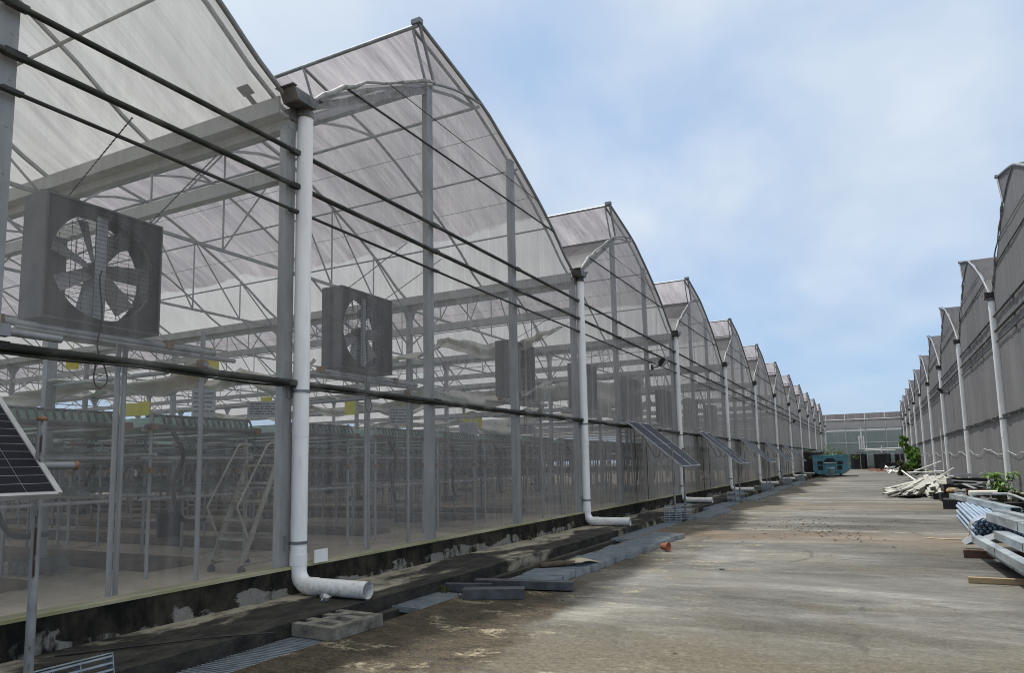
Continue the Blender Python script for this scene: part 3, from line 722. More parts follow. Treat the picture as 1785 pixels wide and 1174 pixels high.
def make_fan():
    t = thing('fan', 'large square grey fan nearest the camera, hanging behind the net above the solar panel', 'fan', (0, 0, 0), 0, 'box fans hung along the left greenhouse')
    hf = .69; D = .40
    # built facing +y, then turned to face the yard; origin at the bottom centre
    h = MB(); c = (0, hf)
    h.box(-hf, hf, -D, .03, 0, .02); h.box(-hf, hf, -D, .03, 2 * hf - .02, 2 * hf)
    h.box(-hf, -hf + .02, -D, .03, .021, 2 * hf - .021); h.box(hf - .02, hf, -D, .03, .021, 2 * hf - .021)
    h.build('housing', 'fan_steel', t)
    MB().rings(-.02, 0, c, hf - .022, .615).build('front_plate', 'fan_front', t); MB().rings(-D, -D + .02, c, hf - .022, .66).build('rear_plate', 'fan_steel', t)
    w_ = MB()
    sh = [(.615 * math.cos(2 * math.pi * k / 40), .615 * math.sin(2 * math.pi * k / 40)) for k in range(41)]
    for (a, b), (p, q) in zip(sh, sh[1:]): w_.poly([(a, -.02, b + hf), (p, -.02, q + hf), (p, -.09, q + hf), (a, -.09, b + hf)])
    w_.build('shroud', 'fan_steel', t)
    bl = MB()
    for s_ in (0,):
        bl.grid(lambda a, b: ((b - .5) * (.13 + .07 * a), -.20 + (b - .5) * .12, .10 + a * .47), 5, 3)
    bm = bl.mesh('fan_blade', 'fan_blade')
    for k in range(7):
        o = link('fan_blade', bm, t, (0, 0, hf)); o.rotation_euler = (0, R(360 / 7 * k + 17), 0)
    MB().tube([(0, -.28, hf), (0, -.11, hf)], .10, 18).build('hub', 'black_plastic', t)
    MB().box(-.045, .045, -.10, -.06, .06, 2 * hf - .06).box(.05, .10, -.06, -.04, .06, 2 * hf - .06).build('motor_bar', 'galv', t)
    MB().box(-.36, -.18, -.34, -.16, 1.02, 1.16).box(.28, .50, -D + .03, -.28, .30, 1.0).build('motor', 'fan_steel', t)
    gr = MB()
    for i in range(-11, 12):
        z = i * .052; m = math.sqrt(max(.605 ** 2 - z * z, 0))
        if m > .06: gr.beam((-m, .006, hf + z), (m, .006, hf + z), .004, .004)
    for i in range(-4, 5):
        x = i * .135; m = math.sqrt(max(.605 ** 2 - x * x, 0)); gr.beam((x, .012, hf - m), (x, .012, hf + m), .004, .004)
    gr.build('guard', 'rail_black', t)
    MB().tube(catmull([(.06, .03, hf - .05), (.10, .06, .5), (.06, .07, .1), (.10, .07, -.25), (.02, .08, -.45), (-.03, .08, -.62), (.06, .08, -.72), (.13, .08, -.6), (.08, .08, -.3)], 4), .009, 5).build('cable', 'rubber', t)
    ch = MB()
    for sx, ex in ((-.55, -.4), (.45, .62)):
        p0 = Vector((sx, -.05, 2 * hf)); p1 = Vector((ex, 1.30, 2 * hf + .53)); n = 46
        for i in range(n):
            a = p0.lerp(p1, i / n); b = p0.lerp(p1, (i + .8) / n)
            ch.beam(a, b, .016 if i % 2 else .006, .006 if i % 2 else .016)
    ch.build('chain', 'rail_black', t)
    return t
fan0 = make_fan()
def make_stand():
    t = thing('pipe_stand', 'galvanised pipe stand holding a fan behind the net', 'stand', (0, 0, .15), 0, 'pipe stands under the fans')
    for x, y, z in ((-.32, .45, 3.05), (-.34, .55, 3.02), (-.19, 1.55, 3.35)): MB().tube([(x, y, 0), (x, y, z)], .032, 8).build('pole', 'galv', t)
    MB().tube([(-.02, -1.05, 3.04), (-.02, 1.6, 3.04)], .038, 8).tube([(-.44, -1.0, 3.02), (-.44, 2.3, 3.06)], .034, 8).tube([(.02, -.9, 2.99), (.0, 1.2, 2.98)], .02, 6).build('bearer', 'galv', t)
    MB().tube([(-.9, 1.55, 2.85), (-3.6, 1.55, 2.85)], .034, 8).tube([(-.1, 1.55, 2.9), (-.9, 1.55, 2.86)], .034, 8).build('cross_pipe', 'galv', t)
    j = MB()
    for p in ((-.02, -1.05, 3.05), (-.19, 1.55, 2.9), (-.02, .9, 3.06)): j.obox(p, (.05, 0, 0), (0, .05, 0), (0, 0, .05))
    j.build('clamp', 'fitting', t)
    return t
st0 = make_stand()
ys = [4.9, 9.6, 15.7, 20.3, 25.1, 29.9, 34.7, 39.5]
fl = ['large square grey fan nearest the camera, hanging behind the net above the solar panel',
      'square grey fan behind the net just past the first white downpipe',
      'square grey fan seen almost edge-on under the cream curtain, between two end posts',
      'square grey fan right beside the second white downpipe, behind the net']
for i, y in enumerate(ys):
    l = fl[i] if i < 4 else 'dim grey box fan seen edge-on through the dense net beyond the second downpipe'
    if i == 0: f = fan0; f.location = (-7.72, y, 3.28); f.rotation_euler = (0, 0, -math.pi / 2); s_ = st0; s_.location = (-7.78, y, .15)
    else: f = dup(fan0, (-7.72, y, 3.28), -math.pi / 2, l); s_ = dup(st0, (-7.78, y, .15))
    if i == 0: s_['label'] = 'galvanised pipe stand carrying the nearest grey fan'
    elif i == 1: s_['label'] = 'galvanised pipe stand carrying the fan past the first white downpipe'
    elif i == 2: s_['label'] = 'galvanised pipe stand carrying the edge-on fan under the cream curtain'

def curtain(x0, x1, y, z, drop, seed, label):
    rr = random.Random(seed); n = 150; m = 10; sc_n = max(2, round(abs(x1 - x0) / 3.2))
    ph = [rr.uniform(0, 6.28) for _ in range(6)]
    sag = rr.uniform(.15, .35)
    def fn(a, b):
        x = x0 + (x1 - x0) * a
        d = drop * (.55 + .45 * math.sin(a * 5.1 + ph[0]) * math.sin(a * 2.3 + ph[1]))
        zz = z - sag * 1.2 * abs(math.sin(a * sc_n * math.pi)) - d * b * (.65 + .5 * abs(math.sin(a * sc_n * math.pi + .2))) + .03 * math.sin(a * 40 + ph[2])
        yy = y + .16 * math.sin(b * 4 + a * 9 + ph[3]) + .075 * math.sin(a * 95 + b * 5 * math.sin(a * 7) + ph[4]) + .05 * math.sin(b * 11 + a * 21) + .3 * b * math.sin(a * 4 + ph[5])
        return (x, yy, zz)
    o = MB().grid(fn, n, m).build('curtain', 'curtain')
    so = o.modifiers.new('thick', 'SOLIDIFY'); so.thickness = .012
    return tag(o, label, 'curtain', 'shade curtains gathered under the roof')
cl = 'crumpled cream shade cloth gathered in a long swag under the lavender roof'
curtain(-6.75, -13.2, 15.85, 5.08, .75, 1, 'cream cloth swag hanging above the edge-on fan, left of the second downpipe')
curtain(-7.0, -14.5, 16.1, 3.8, .55, 2, 'cream cloth swag hanging low below the edge-on fan, just above the outside rail')
curtain(-8.0, -24, 6.55, 3.1, .40, 3, 'thin cream cloth swag sagging under the nearest fan')
curtain(-15, -30, 15.95, 4.95, .6, 4, cl); curtain(-7.5, -16, 25.5, 4.9, .9, 5, 'cream cloth swag drooping behind the net right of the second downpipe')
curtain(-17, -34, 25.5, 4.7, .7, 6, cl); curtain(-12, -26, 25.6, 3.7, .8, 7, cl); curtain(-10, -24, 35.2, 4.8, .8, 8, cl); curtain(-25, -42, 35.2, 4.6, .8, 9, cl)
curtain(-30, -45, 16, 4.6, .6, 10, cl)

def card(px, mat, name, label, cat, w_, h, group, rz=0):
    t = MB().box(-w_ / 2, w_ / 2, -.002, .002, 0, h).box(-.004, .004, -.004, .004, h, h + .25).build(name, mat, None, px, rz)
    return tag(t, label, cat, group)
tl = 'small yellow sticky insect card hanging over the growing racks'
cards = [(-13.2, 9.0, 2.75, .42), (-11.8, 9.8, 3.6, .25), (-11.2, 13.3, 2.9, .26), (-12.6, 12.0, 3.0, .26), (-11, 15.2, 2.7, .3), (-13, 19.5, 3.1, .3), (-10.5, 18.2, 2.7, .3), (-14, 23.5, 3.2, .3), (-12.5, 21, 2.75, .3), (-17, 12.0, 3.1, .3), (-15.5, 9.2, 3.9, .3)]
for i, (x, y, z, s_) in enumerate(cards):
    card((x, y, z), 'trap_yellow', 'sticky_card', 'widest bright yellow sticky card above the troughs, left of the ladder' if i == 0 else tl, 'insect card', s_, s_ * (.6 if i == 0 else 1.25), 'yellow sticky cards', R(25))
def sign(x, y, z, w_, h, label, lines, rz):
    t = tag(MB().box(-w_ / 2, w_ / 2, -.004, .004, 0, h).build('notice', 'paper', None, (x, y, z), rz), label, 'notice', 'paper notices on the racks')
    if lines:
        for k, (s_, sz) in enumerate(lines):
            o = link('lettering', text_mesh(s_, sz, 'ink'), t, (0, -.006, h * (.72 - .45 * k))); o.rotation_euler = (R(90), 0, 0)
    else:
        q = MB(); rr = random.Random(int(x * 7 + y * 3))
        for k in range(5):
            a = -w_ * .42; z0 = h * (.85 - k * .16)
            while a < w_ * .35:
                b = min(a + rr.uniform(.03, .12), w_ * .42); q.box(a, b, -.0062, -.005, z0 - .012, z0 + .006); a = b + .02
        q.build('lettering', 'ink', t)
    return t
rz = R(42)
sign(-10.4, 8.35, 1.85, .34, .26, 'pale sign lettered TA 3 hanging behind a black hose above the ladder', [('O   3', .10), ('TA   3', .11)], rz)
sign(-9.6, 9.05, 2.55, .5, .28, 'white printed notice hung beside the first end post, above the ladder', None, rz)
sign(-9.7, 7.9, 2.5, .36, .46, 'tall white printed notice above the front trough, left of the ladder', None, rz)
sign(-8.9, 12.1, 2.5, .38, .38, 'white printed notice right of the fan pipe stand in the middle bay', None, R(35))
sign(-9.0, 15.2, 2.4, .5, .3, 'white printed notice between the two thick end posts', None, R(35))
sign(-8.6, 17.6, 2.45, .5, .3, 'white printed notice left of the second downpipe, low under the outside rail', None, R(30))

def ladder():
    t = thing('step_ladder', 'beige steel warehouse step ladder with handrails standing behind the net', 'ladder', (-8.2, 7.4, .15))
    def P(x, s, up=0): return (x, .62 * s, .12 + 1.42 * s + up)
    for x in (0, -.62):
        MB().beam(P(x, 0), P(x, 1), .03, .07).build('stringer', 'ladder_steel', t)
        MB().tube([(x, .62, 0.06), (x, .62, 1.9)], .02, 7).build('rear_leg', 'ladder_steel', t)
        MB().tube([P(x, .22), (x, -.10, .93), (x, -.09, .97), (x, .40, 1.78), (x, .45, 1.85), (x, .52, 1.88), (x, .62, 1.88)], .017, 7).build('handrail', 'ladder_steel', t)
        for y in (.0, .66): MB().lathe([(0, 0), (.05, 0), (.06, .05), (.03, .1), (0, .1)], 10, (x, y, 0)).build('caster', 'rubber', t)
    for i in range(6):
        s_ = .05 + i * .19; p = P(0, s_)
        MB().box(-.60, -.02, p[1] - .09, p[1] + .09, p[2] - .012, p[2] + .02).build('tread', 'ladder_steel', t)
    MB().tube([(0, .05, .12), (0, .62, .12)], .018, 6).tube([(-.62, .05, .12), (-.62, .62, .12)], .018, 6).tube([(0, .62, .5), (-.62, .62, .5)], .018, 6).build('base_frame', 'ladder_steel', t)
ladder()
tag(MB().lathe([(0, 0), (.22, 0), (.25, .6), (.23, .62), (0, .6)], 16).build('barrel', 'ink', None, (-13.5, 10.2, .15)), 'dark blue plastic barrel far back on the greenhouse floor', 'barrel')

# ------------------------------------------------------------------ solar panels along the left wall
def make_panel():
    t = thing('solar_panel', 'x', 'solar panel', (0, 0, 0), 0, 'solar panels leaning along the greenhouse rail')
    # origin on the ground below the lower edge; panel rises towards -x
    a = Vector((0, 0, 1.50)); u = Vector((-1.50, 0, 1.28)); W = 1.06; n = Vector((1.28, 0, 1.50)).normalized()
    L = u.length; un = u.normalized()
    me = bpy.data.meshes.new('cell_sheet')
    p = [a + n * .002, a + Vector((0, W, 0)) + n * .002, a + Vector((0, W, 0)) + u + n * .002, a + u + n * .002]
    ii = Vector((0, .02, 0)); p = [p[0] + ii + un * .02, p[1] - ii + un * .02, p[2] - ii - un * .02, p[3] + ii - un * .02]
    me.from_pydata([tuple(q) for q in p], [], [(0, 1, 2, 3)]); uv = me.uv_layers.new()
    for l, c in zip(uv.data, ((0, 0), (1, 0), (1, 1), (0, 1))): l.uv = c
    me.materials.append(MATS['solar_cells']); link('cell_sheet', me, t)
    f = MB(); th = n * .02
    for q0, q1 in ((a, a + u), (a + Vector((0, W, 0)), a + u + Vector((0, W, 0)))): f.obox((q0 + q1) / 2 - th * .6, u / 2, Vector((0, .018, 0)), th)
    for q0 in (a, a + u): f.obox(q0 + Vector((0, W / 2, 0)) - th * .6, Vector((0, W / 2 - .013, 0)), un * .012, th)
    f.build('frame', 'alu', t)
    b = MB(); b.obox(a + u / 2 + Vector((0, W / 2, 0)) - n * .012, u * .485, Vector((0, W / 2 - .02, 0)), n * .004); b.build('back_sheet', 'paper', t)
    MB().tube([(-.25, .02, .02), (-.25, .02, 1.98)], .028, 10).build('post', 'galv_rusty', t)
    MB().tube([(-.25, .03, 1.68), (-.25, .24, 1.68)], .026, 8).build('cross_bar', 'steel_grey', t)
    MB().tube([(-.25, .24, 1.68), (-.25, .265, 1.68)], .03, 8).lathe([(0, 1.985), (.034, 1.98), (.03, 2.0), (0, 2.01)], 10, (-.25, .02, 0)).build('end_cap', 'fitting', t)
    MB().tube([(-1.58, -.5, 2.70), (-1.58, .5, 2.70)], .028, 8).build('top_bar', 'steel_grey', t)
    MB().tube(catmull([(-1.45, .8, 2.68), (-1.2, 1.0, 2.1), (-1.0, 1.15, 1.75), (-.85, 1.1, 2.05)], 5), .008, 5).tube(catmull([(-1.60, .95, 2.62), (-1.57, .9, 1.9), (-1.60, 1.0, 1.2), (-1.58, .93, .5)], 4), .009, 5).build('cable', 'rubber', t)
    return t
pan = make_panel()
plist = [(2.72 - 1.06, 'solar panel nearest the camera, cut off by the left edge of the view')]
for i, y in enumerate((19.1, 28.2, 37.3, 46.4, 55.6)):
    o = ('first', 'second', 'third', 'fourth', 'farthest')[i]
    plist += [(y, 'nearer of the two tilted solar panels in the %s pair from the camera' % o), (y + 1.16, 'farther of the two tilted solar panels in the %s pair from the camera' % o)]
for i, (y, l) in enumerate(plist):
    o = pan if i == 0 else dup(pan, (-4.65, y, 0), None, l)
    o.location = (-4.65, y, 0); o['label'] = l
# the near panel stands with its post at its far edge
for ch in pan.children:
    if ch.name.startswith(('post', 'cross_bar', 'end_cap')): ch.location.y = 1.05

# ------------------------------------------------------------------ drain grates
def grate_mesh(W=.52, D=1.0, T=.06):
    q = MB(); n = int(D / .042)
    for i in range(n):
        y = -D / 2 + (i + .5) * D / n; q.box(-W / 2 + .007, W / 2 - .007, y - .007, y + .007, -T, 0)
    for x in (-W / 2, W / 2 - .006): q.box(x, x + .006, -D / 2, D / 2, -T - .004, .002)
    for y in (-D / 2, D / 2 - .006): q.box(-W / 2 + .007, W / 2 - .007, y, y + .006, -T - .003, .001)
    for x in (-.09, .09): q.box(x - .004, x + .004, -D / 2 + .01, D / 2 - .01, -T * .9, -.012)
    return q.mesh('drain_grate', 'grate')
gm = grate_mesh(); gm2 = grate_mesh(.62, .5, .09); gm3 = grate_mesh(.44, .46, .05)
def grate(x, y, z, rz, label, me=None, tilt=(0, 0)):
    o = link('drain_grate', me or gm, None, (x, y, z), rz); o.rotation_euler = (tilt[0], tilt[1], rz)
    return tag(o, label, 'grate', 'steel drain grates')
lg = 'blue-grey steel grate lying flush in the drain beside the near concrete block'
for i, y in enumerate((2.6, 3.62, 4.64, 5.66, 6.30, 7.06)): grate(-4.985, y if i < 4 else y + .38, -.005, 0, lg) if i not in (4,) else None
rr = random.Random(4)
y = 8.85; lab2 = 'blue-grey grate shifted off the open drain in the staggered row by the plant pot'
xs = [-4.20, -4.22, -4.22, -4.20, -4.15, -4.12, -4.10, -4.12, -4.08, -4.06, -4.05, -4.07, -4.02]
for i, x in enumerate(xs):
    grate(x - .02 + rr.uniform(-.05, .05), y, .082 + rr.uniform(0, .018), R(rr.uniform(-5, 5)), lab2, gm2, (R(rr.uniform(-1.2, 1.2)), R(rr.uniform(-1.2, 1.2)))); y += .515
lab3 = 'blue-grey steel grate covering the drain just before the first pair of solar posts'
for i in range(4): grate(-5.0, 15.2 + i * 1.02, .0, R(rr.uniform(-1, 1)), lab3)
lab4 = 'blue-grey grate laid on the yard edge beside the solar panel posts'
for y0, y1, x in ((20.4, 23.6, -4.55), (24.0, 27.2, -4.9), (29.8, 36.6, -4.55), (37.8, 45, -4.8), (47, 54, -4.7)):
    y = y0
    while y < y1:
        grate(x + rr.uniform(-.06, .06), y, .075, R(rr.uniform(-2, 2)), lab4, gm2); y += .52
# upright grates wedged round the feet of the panel posts
for i, (y, l) in enumerate(plist):
    if i == 0: yy = y + 1.30
    else: yy = y + .02
    nm = 'upright steel grate propped at the foot of the nearest solar panel post' if i == 0 else ('upright grate at the foot of the ' + ('nearer' if i % 2 else 'farther') + ' post in the %s solar pair' % ('first', 'second', 'third', 'fourth', 'farthest')[(i - 1) // 2])
    z = .38 if i == 0 else .36
    x = -4.80 if i == 0 else -4.93
    o = grate(x, yy - .15 if i else yy, z - (.14 if i else 0), R(0), nm, gm3 if i else gm2, (R(82), 0))
    o.rotation_euler = (R(78), 0, R(12 if i else 88))
    if i == 0: o.location = (-4.84, 2.97, .12)

# ------------------------------------------------------------------ near litter on the walkway and the drain
def blk():
    q = MB(); W, D, T = .78, .72, .12
    # slab with six hand-holes: build as bars between holes
    xs = [-W / 2, -W / 2 + .10, -.05, .05, W / 2 - .10, W / 2]; ys = [-D / 2, -D / 2 + .09, -.17, -.07, .07, .17, D / 2 - .09, D / 2]
    for i in range(5):
        for j in range(7):
            if i in (1, 3) and j in (1, 3, 5): q.box(xs[i], xs[i + 1], ys[j], ys[j + 1], 0, .03)
            else: q.box(xs[i], xs[i + 1], ys[j], ys[j + 1], 0, T)
    o = q.build('concrete_block', 'block', None, (-5.03, 5.68, .004), R(-3))
    return tag(o, 'mossy flat concrete block with six hollows lying across the drain grates', 'concrete block')
blk()
def bar(x0, y0, x1, y1, w_, h, z, label):
    o = MB().beam((0, 0, h / 2), (x1 - x0, y1 - y0, h / 2), w_, h).build('steel_bar', 'bar_dark', None, (x0, y0, z))
    return tag(o, label, 'metal bar')
bar(-4.62, 7.62, -3.93, 7.92, .20, .12, .004, 'short dark steel box bar lying on the yard before the open drain')
bar(-5.15, 8.05, -4.55, 8.22, .10, .10, -.01, 'dark steel bar lying across the open drain end')
bar(-4.85, 8.32, -3.55, 8.56, .16, .10, .02, 'long dark steel bar with its end resting out on the yard')
o = MB().grid(lambda a, b: (a * .32, b * .62, .03 + .05 * math.sin(b * 3 + a)), 3, 5).build('cardboard_sheet', 'card', None, (-4.32, 10.05, .09), R(-14))
so = o.modifiers.new('thick', 'SOLIDIFY'); so.thickness = .012
tag(o, 'torn cream board lying on the shifted drain grates', 'board')
tag(MB().tube([(0, 0, .03), (.2, .22, .04), (.42, .36, .05)], [.04, .05, .03], 8).build('dead_branch', 'bark', None, (-4.55, 9.7, .09)), 'short brown dead branch beside the torn board on the grates', 'branch')
def pot():
    q = MB().lathe([(r * .66, z * .66) for r, z in ((0, 0), (.075, 0), (.115, .19), (.125, .19), (.125, .23), (.108, .23), (.07, .02), (0, .02))], 20)
    o = q.build('plant_pot', 'terracotta', None, (-3.60, 12.95, .078)); o.rotation_euler = (R(88), R(0), R(70))
    tag(o, 'terracotta plant pot lying on its side in the yard', 'plant pot')
pot()
tag(MB().tube([(0, 0, .012), (.12, .85, .014)], .014, 6).build('stick', 'pvc', None, (-4.0, 12.75, 0)), 'thin white stick on the yard beside the terracotta pot', 'stick')
tag(MB().tube([(0, 0, .01), (.75, .95, .02), (1.1, 1.3, .012)], .008, 5).build('rod', 'rail_black', None, (-6.1, 3.6, .13)), 'thin dark rod lying on the walkway near the closest panel', 'rod')
def crumple():
    rr = random.Random(9); q = MB(); vs = []
    for i in range(5):
        for j in range(9):
            a = math.pi * i / 4; b = 2 * math.pi * j / 9; r = rr.uniform(.035, .08)
            vs.append((r * math.sin(a) * math.cos(b), r * math.sin(a) * math.sin(b), .05 + .7 * r * math.cos(a)))
    q._add(vs, [(i * 9 + j, i * 9 + (j + 1) % 9, (i + 1) * 9 + (j + 1) % 9, (i + 1) * 9 + j) for i in range(4) for j in range(9)])
    tag(q.build('foil_scrap', 'foil', None, (-5.63, 6.28, .13)), 'crumpled silver foil scrap in front of the first downpipe elbow', 'foil')
crumple()
tag(MB().box(-.004, .004, 0, .24, 0, .16).build('white_tile', 'pvc', None, (-6.26, 6.78, .462)), 'small white board leaning on the sill beside the first downpipe', 'board')
tag(MB().tube([(.0, 0, 0), (0, .62, 0)], .032, 10).box(-.04, .04, .12, .2, -.04, .06).build('pipe_stub', 'steel_grey', None, (-6.20, 2.95, 2.78)), 'short grey pipe clamped on the first end post above the near panel', 'pipe')

# ------------------------------------------------------------------ flood lamps
def lamp():
    t = thing('flood_lamp', 'black flood lamp on a bracket between the second and third downpipes on the left', 'flood lamp', (XF + .05, 22.3, 4.72), 0, 'flood lamps on the greenhouse walls')
    h = MB(); h.obox((.42, 0, .10), (.035, 0, -.04), (0, .17, 0), (.09, 0, .11)); h.obox((.36, 0, .13), (.03, 0, -.03), (0, .13, 0), (.06, 0, .08)); h.build('head', 'black_plastic', t)
    MB().obox((.459, 0, .057), (.003, 0, -.004), (0, .15, 0), (.08, 0, .098)).build('lens', 'glass_lamp', t)
    MB().beam((.06, 0, -.06), (.40, 0, .02), .05, .03).box(.02, .075, -.05, .05, -.12, .05).build('bracket', 'black_plastic', t)
    return t
lp = lamp()
for y, l in ((64.1, 'black flood lamp above the blue skip on the left wall, nearer of two far lamps'), (97.2, 'farthest black flood lamp on the left wall')):
    dup(lp, (XF + .05, y, 4.72), 0, l)
for y, l in ((40.3, 'black flood lamp on the dark right-hand wall, nearer one'), (78.5, 'black flood lamp on the dark right-hand wall, farther one')):
    dup(lp, (XR - .05, y, 4.72), math.pi, l)

# ------------------------------------------------------------------ vegetation helper
def leaves(mb, centre, rad, n, size, rr, shell=.35, aspect=2.2):
    for _ in range(n):
        while True:
            d = Vector((rr.uniform(-1, 1), rr.uniform(-1, 1), rr.uniform(-1, 1)))
            if d.length <= 1 and d.length > shell * rr.random(): break
        c = Vector(centre) + Vector((d.x * rad[0], d.y * rad[1], d.z * rad[2]))
        a = Vector((rr.gauss(0, 1), rr.gauss(0, 1), rr.gauss(0, .6))).normalized(); b = a.cross(Vector((rr.gauss(0, 1), rr.gauss(0, 1), rr.gauss(0, 1)))).normalized()
        s_ = size * rr.uniform(.6, 1.3)
        mb._add([c - a * s_, c + b * s_ / aspect + a * s_ * .1, c + a * s_, c - b * s_ / aspect + a * s_ * .1], [(0, 1, 2, 3)])
def shrub(name, loc, label, blobs, nleaf, size, mat, seed, stems):
    t = thing(name, label, 'shrub', loc); rr = random.Random(seed); f = MB()
    for c, r in blobs:
        for k in range(9):
            o = Vector((rr.uniform(-1, 1) * r[0] * .75, rr.uniform(-1, 1) * r[1] * .75, rr.uniform(-1, 1) * r[2] * .75))
            leaves(f, Vector(c) + o, (r[0] * .38, r[1] * .38, r[2] * .34), nleaf // (9 * len(blobs)), size, rr)
    f.build('foliage', mat, t)
    s_ = MB()
    for p in stems: s_.tube([(p[0] * .3, p[1] * .3, 0), (p[0] * .6, p[1] * .6, p[2] * .5), p], [.035, .025, .01], 6)
    s_.build('stem', 'bark', t); return t
shrub('shrub', (3.0, 72, 0), 'bushy green shrub growing by the right-hand wall at the far end', [((.25, 0, 1.55), (.75, .9, 1.0)), ((-.05, -.2, .7), (.95, 1.0, .65))], 5200, .12, 'leaf', 3, [(.1, 0, 2.3), (-.4, .2, 1.6), (.5, -.2, 1.8), (-.2, -.3, 1.2)])
shrub('shrub', (2.35, 71, 0), 'low olive brown shrub in front of the green one by the far wall', [((-.1, 0, .7), (.65, .7, .75)), ((.4, -.2, .3), (.7, .6, .3))], 2600, .11, 'leaf_olive', 4, [(.1, 0, 1.2), (-.3, .2, 1.0)])
shrub('sapling', (2.55, 76, 0), 'slender leafy sapling rising behind the green shrub', [((0, 0, 3.1), (.45, .45, .6)), ((.2, 0, 2.3), (.4, .4, .4))], 520, .16, 'leaf', 5, [(0, 0, 3.5), (.25, .1, 2.5), (-.2, .1, 3.0)])
def plant(loc, label, n, h, seed):
    t = thing('leafy_plant', label, 'plant', loc); rr = random.Random(seed); st = MB(); lf = MB()
    for i in range(n):
        a = rr.uniform(0, 6.28); r = rr.uniform(.05, .42); tip = Vector((r * math.cos(a), r * math.sin(a), h * rr.uniform(.55, 1)))
        st.tube([(0, 0, 0), tip * .5 + Vector((0, 0, .08)), tip], .008, 5)
        for k in range(9):
            b = rr.uniform(0, 6.28); d = Vector((math.cos(b), math.sin(b), rr.uniform(-.35, .35))); sd = d.cross(Vector((0, 0, 1))).normalized()
            L_ = rr.uniform(.15, .28); c = tip + Vector((0, 0, -.05 * rr.random()))
            lf._add([c, c + d * L_ * .5 + sd * .04 + Vector((0, 0, .02)), c + d * L_ - Vector((0, 0, .05)), c + d * L_ * .5 - sd * .04 + Vector((0, 0, .02))], [(0, 1, 2, 3)])
    st.build('stem', 'leaf_olive', t); lf.build('foliage', 'leaf_bright', t)
plant((3.05, 24.2, 0), 'young leafy green plant growing at the foot of the nearest right-hand downpipe', 26, 1.15, 8)

# ------------------------------------------------------------------ heaps along the right-hand wall
ct = catmull([(0, 0), (.9, .05), (1.7, .0), (2.3, -.16), (2.7, -.42)], 4)
def trough_mesh(bend, L):
    q = MB(); n = 10; w_ = .10; h = .06; pts = []
    for i in range(n + 1):
        t_ = i / n; x = -L / 2 + L * t_; pts.append(Vector((x, bend * (t_ * t_) * 1.0, .0)))
    prof = [(-w_, 0), (-w_, h), (w_, h), (w_, 0), (w_ - .012, 0), (w_ - .012, h - .012), (-w_ + .012, h - .012), (-w_ + .012, 0)]
    vs = []
    for i, p in enumerate(pts):
        d = (pts[min(i + 1, n)] - pts[max(i - 1, 0)]).normalized(); sd = Vector((-d.y, d.x, 0))
        for a, b in prof: vs.append(p + sd * a + Vector((0, 0, b)))
    m = len(prof)
    fs = [(i * m + k, i * m + (k + 1) % m, (i + 1) * m + (k + 1) % m, (i + 1) * m + k) for i in range(n) for k in range(m)]
    fs += [tuple(range(m)), tuple(reversed(range(n * m, n * m + m)))]
    q._add(vs, fs); return q.mesh('plastic_trough', 'trough_cream')
tms = [trough_mesh(b, L_) for b, L_ in ((0, 3.2), (.38, 3.0), (-.3, 3.0), (.95, 3.0), (.2, 3.6))]
rr = random.Random(21)
for i in range(104):
    lay = i // 26; k = i % 26
    x = 1.0 + .12 * lay + (k / 25) * (2.1 - .2 * lay) + rr.uniform(-.06, .06)
    a = -116 + 40 * (k / 25) + rr.uniform(-13, 13)
    o = link('plastic_trough', tms[rr.choice((0, 0, 1, 4, 2))], None, (x, 34.0 + rr.uniform(-.75, .75) + .15 * lay, .24 + lay * .075 + rr.uniform(0, .05)))
    o.rotation_euler = (rr.uniform(-.35, .35), .115 + rr.uniform(-.05, .06), R(a))
    tag(o, 'cream plastic trough length in the splayed heap on the yard', 'plastic trough', 'cream plastic troughs heaped by the right-hand wall')
def bundle():
    t = thing('pipe_bundle', 'wrapped bundle of thin blue-grey metal pipes lying on the yard', 'pipe bundle', (1.95, 16.0, 0), R(-2))
    rr = random.Random(5)
    for row in range(6):
        for k in range(9 - row // 3):
            x = -.34 + k * .085 + (row % 2) * .042 + rr.uniform(-.008, .008); z = .05 + row * .066; L_ = 6 + rr.uniform(-.1, .15)
            q = MB(); q.tube([(x, rr.uniform(-.08, .05), z), (x * 1.0, L_, z)], .036, 8, False); q.tube([(x, .1, z), (x, .16, z)], .03, 8)
            q.build('pipe', 'pipe_blue', t)
    w_ = MB().tube([(-.02, .12, .22), (-.02, .55, .235)], [.42, .43], 18, False)
    w_.v = [(x, y, max(.008, (z - .2) * .62 + .2)) for x, y, z in w_.v]; o = w_.build('plastic_wrap', 'foil', t)
    MB().tube(catmull([(-.43, .3, .25), (-.5, .25, .05), (-.8, .2, .012), (-1.2, .4, .012)], 5), .012, 6).build('tie_rope', 'rope', t)
bundle()
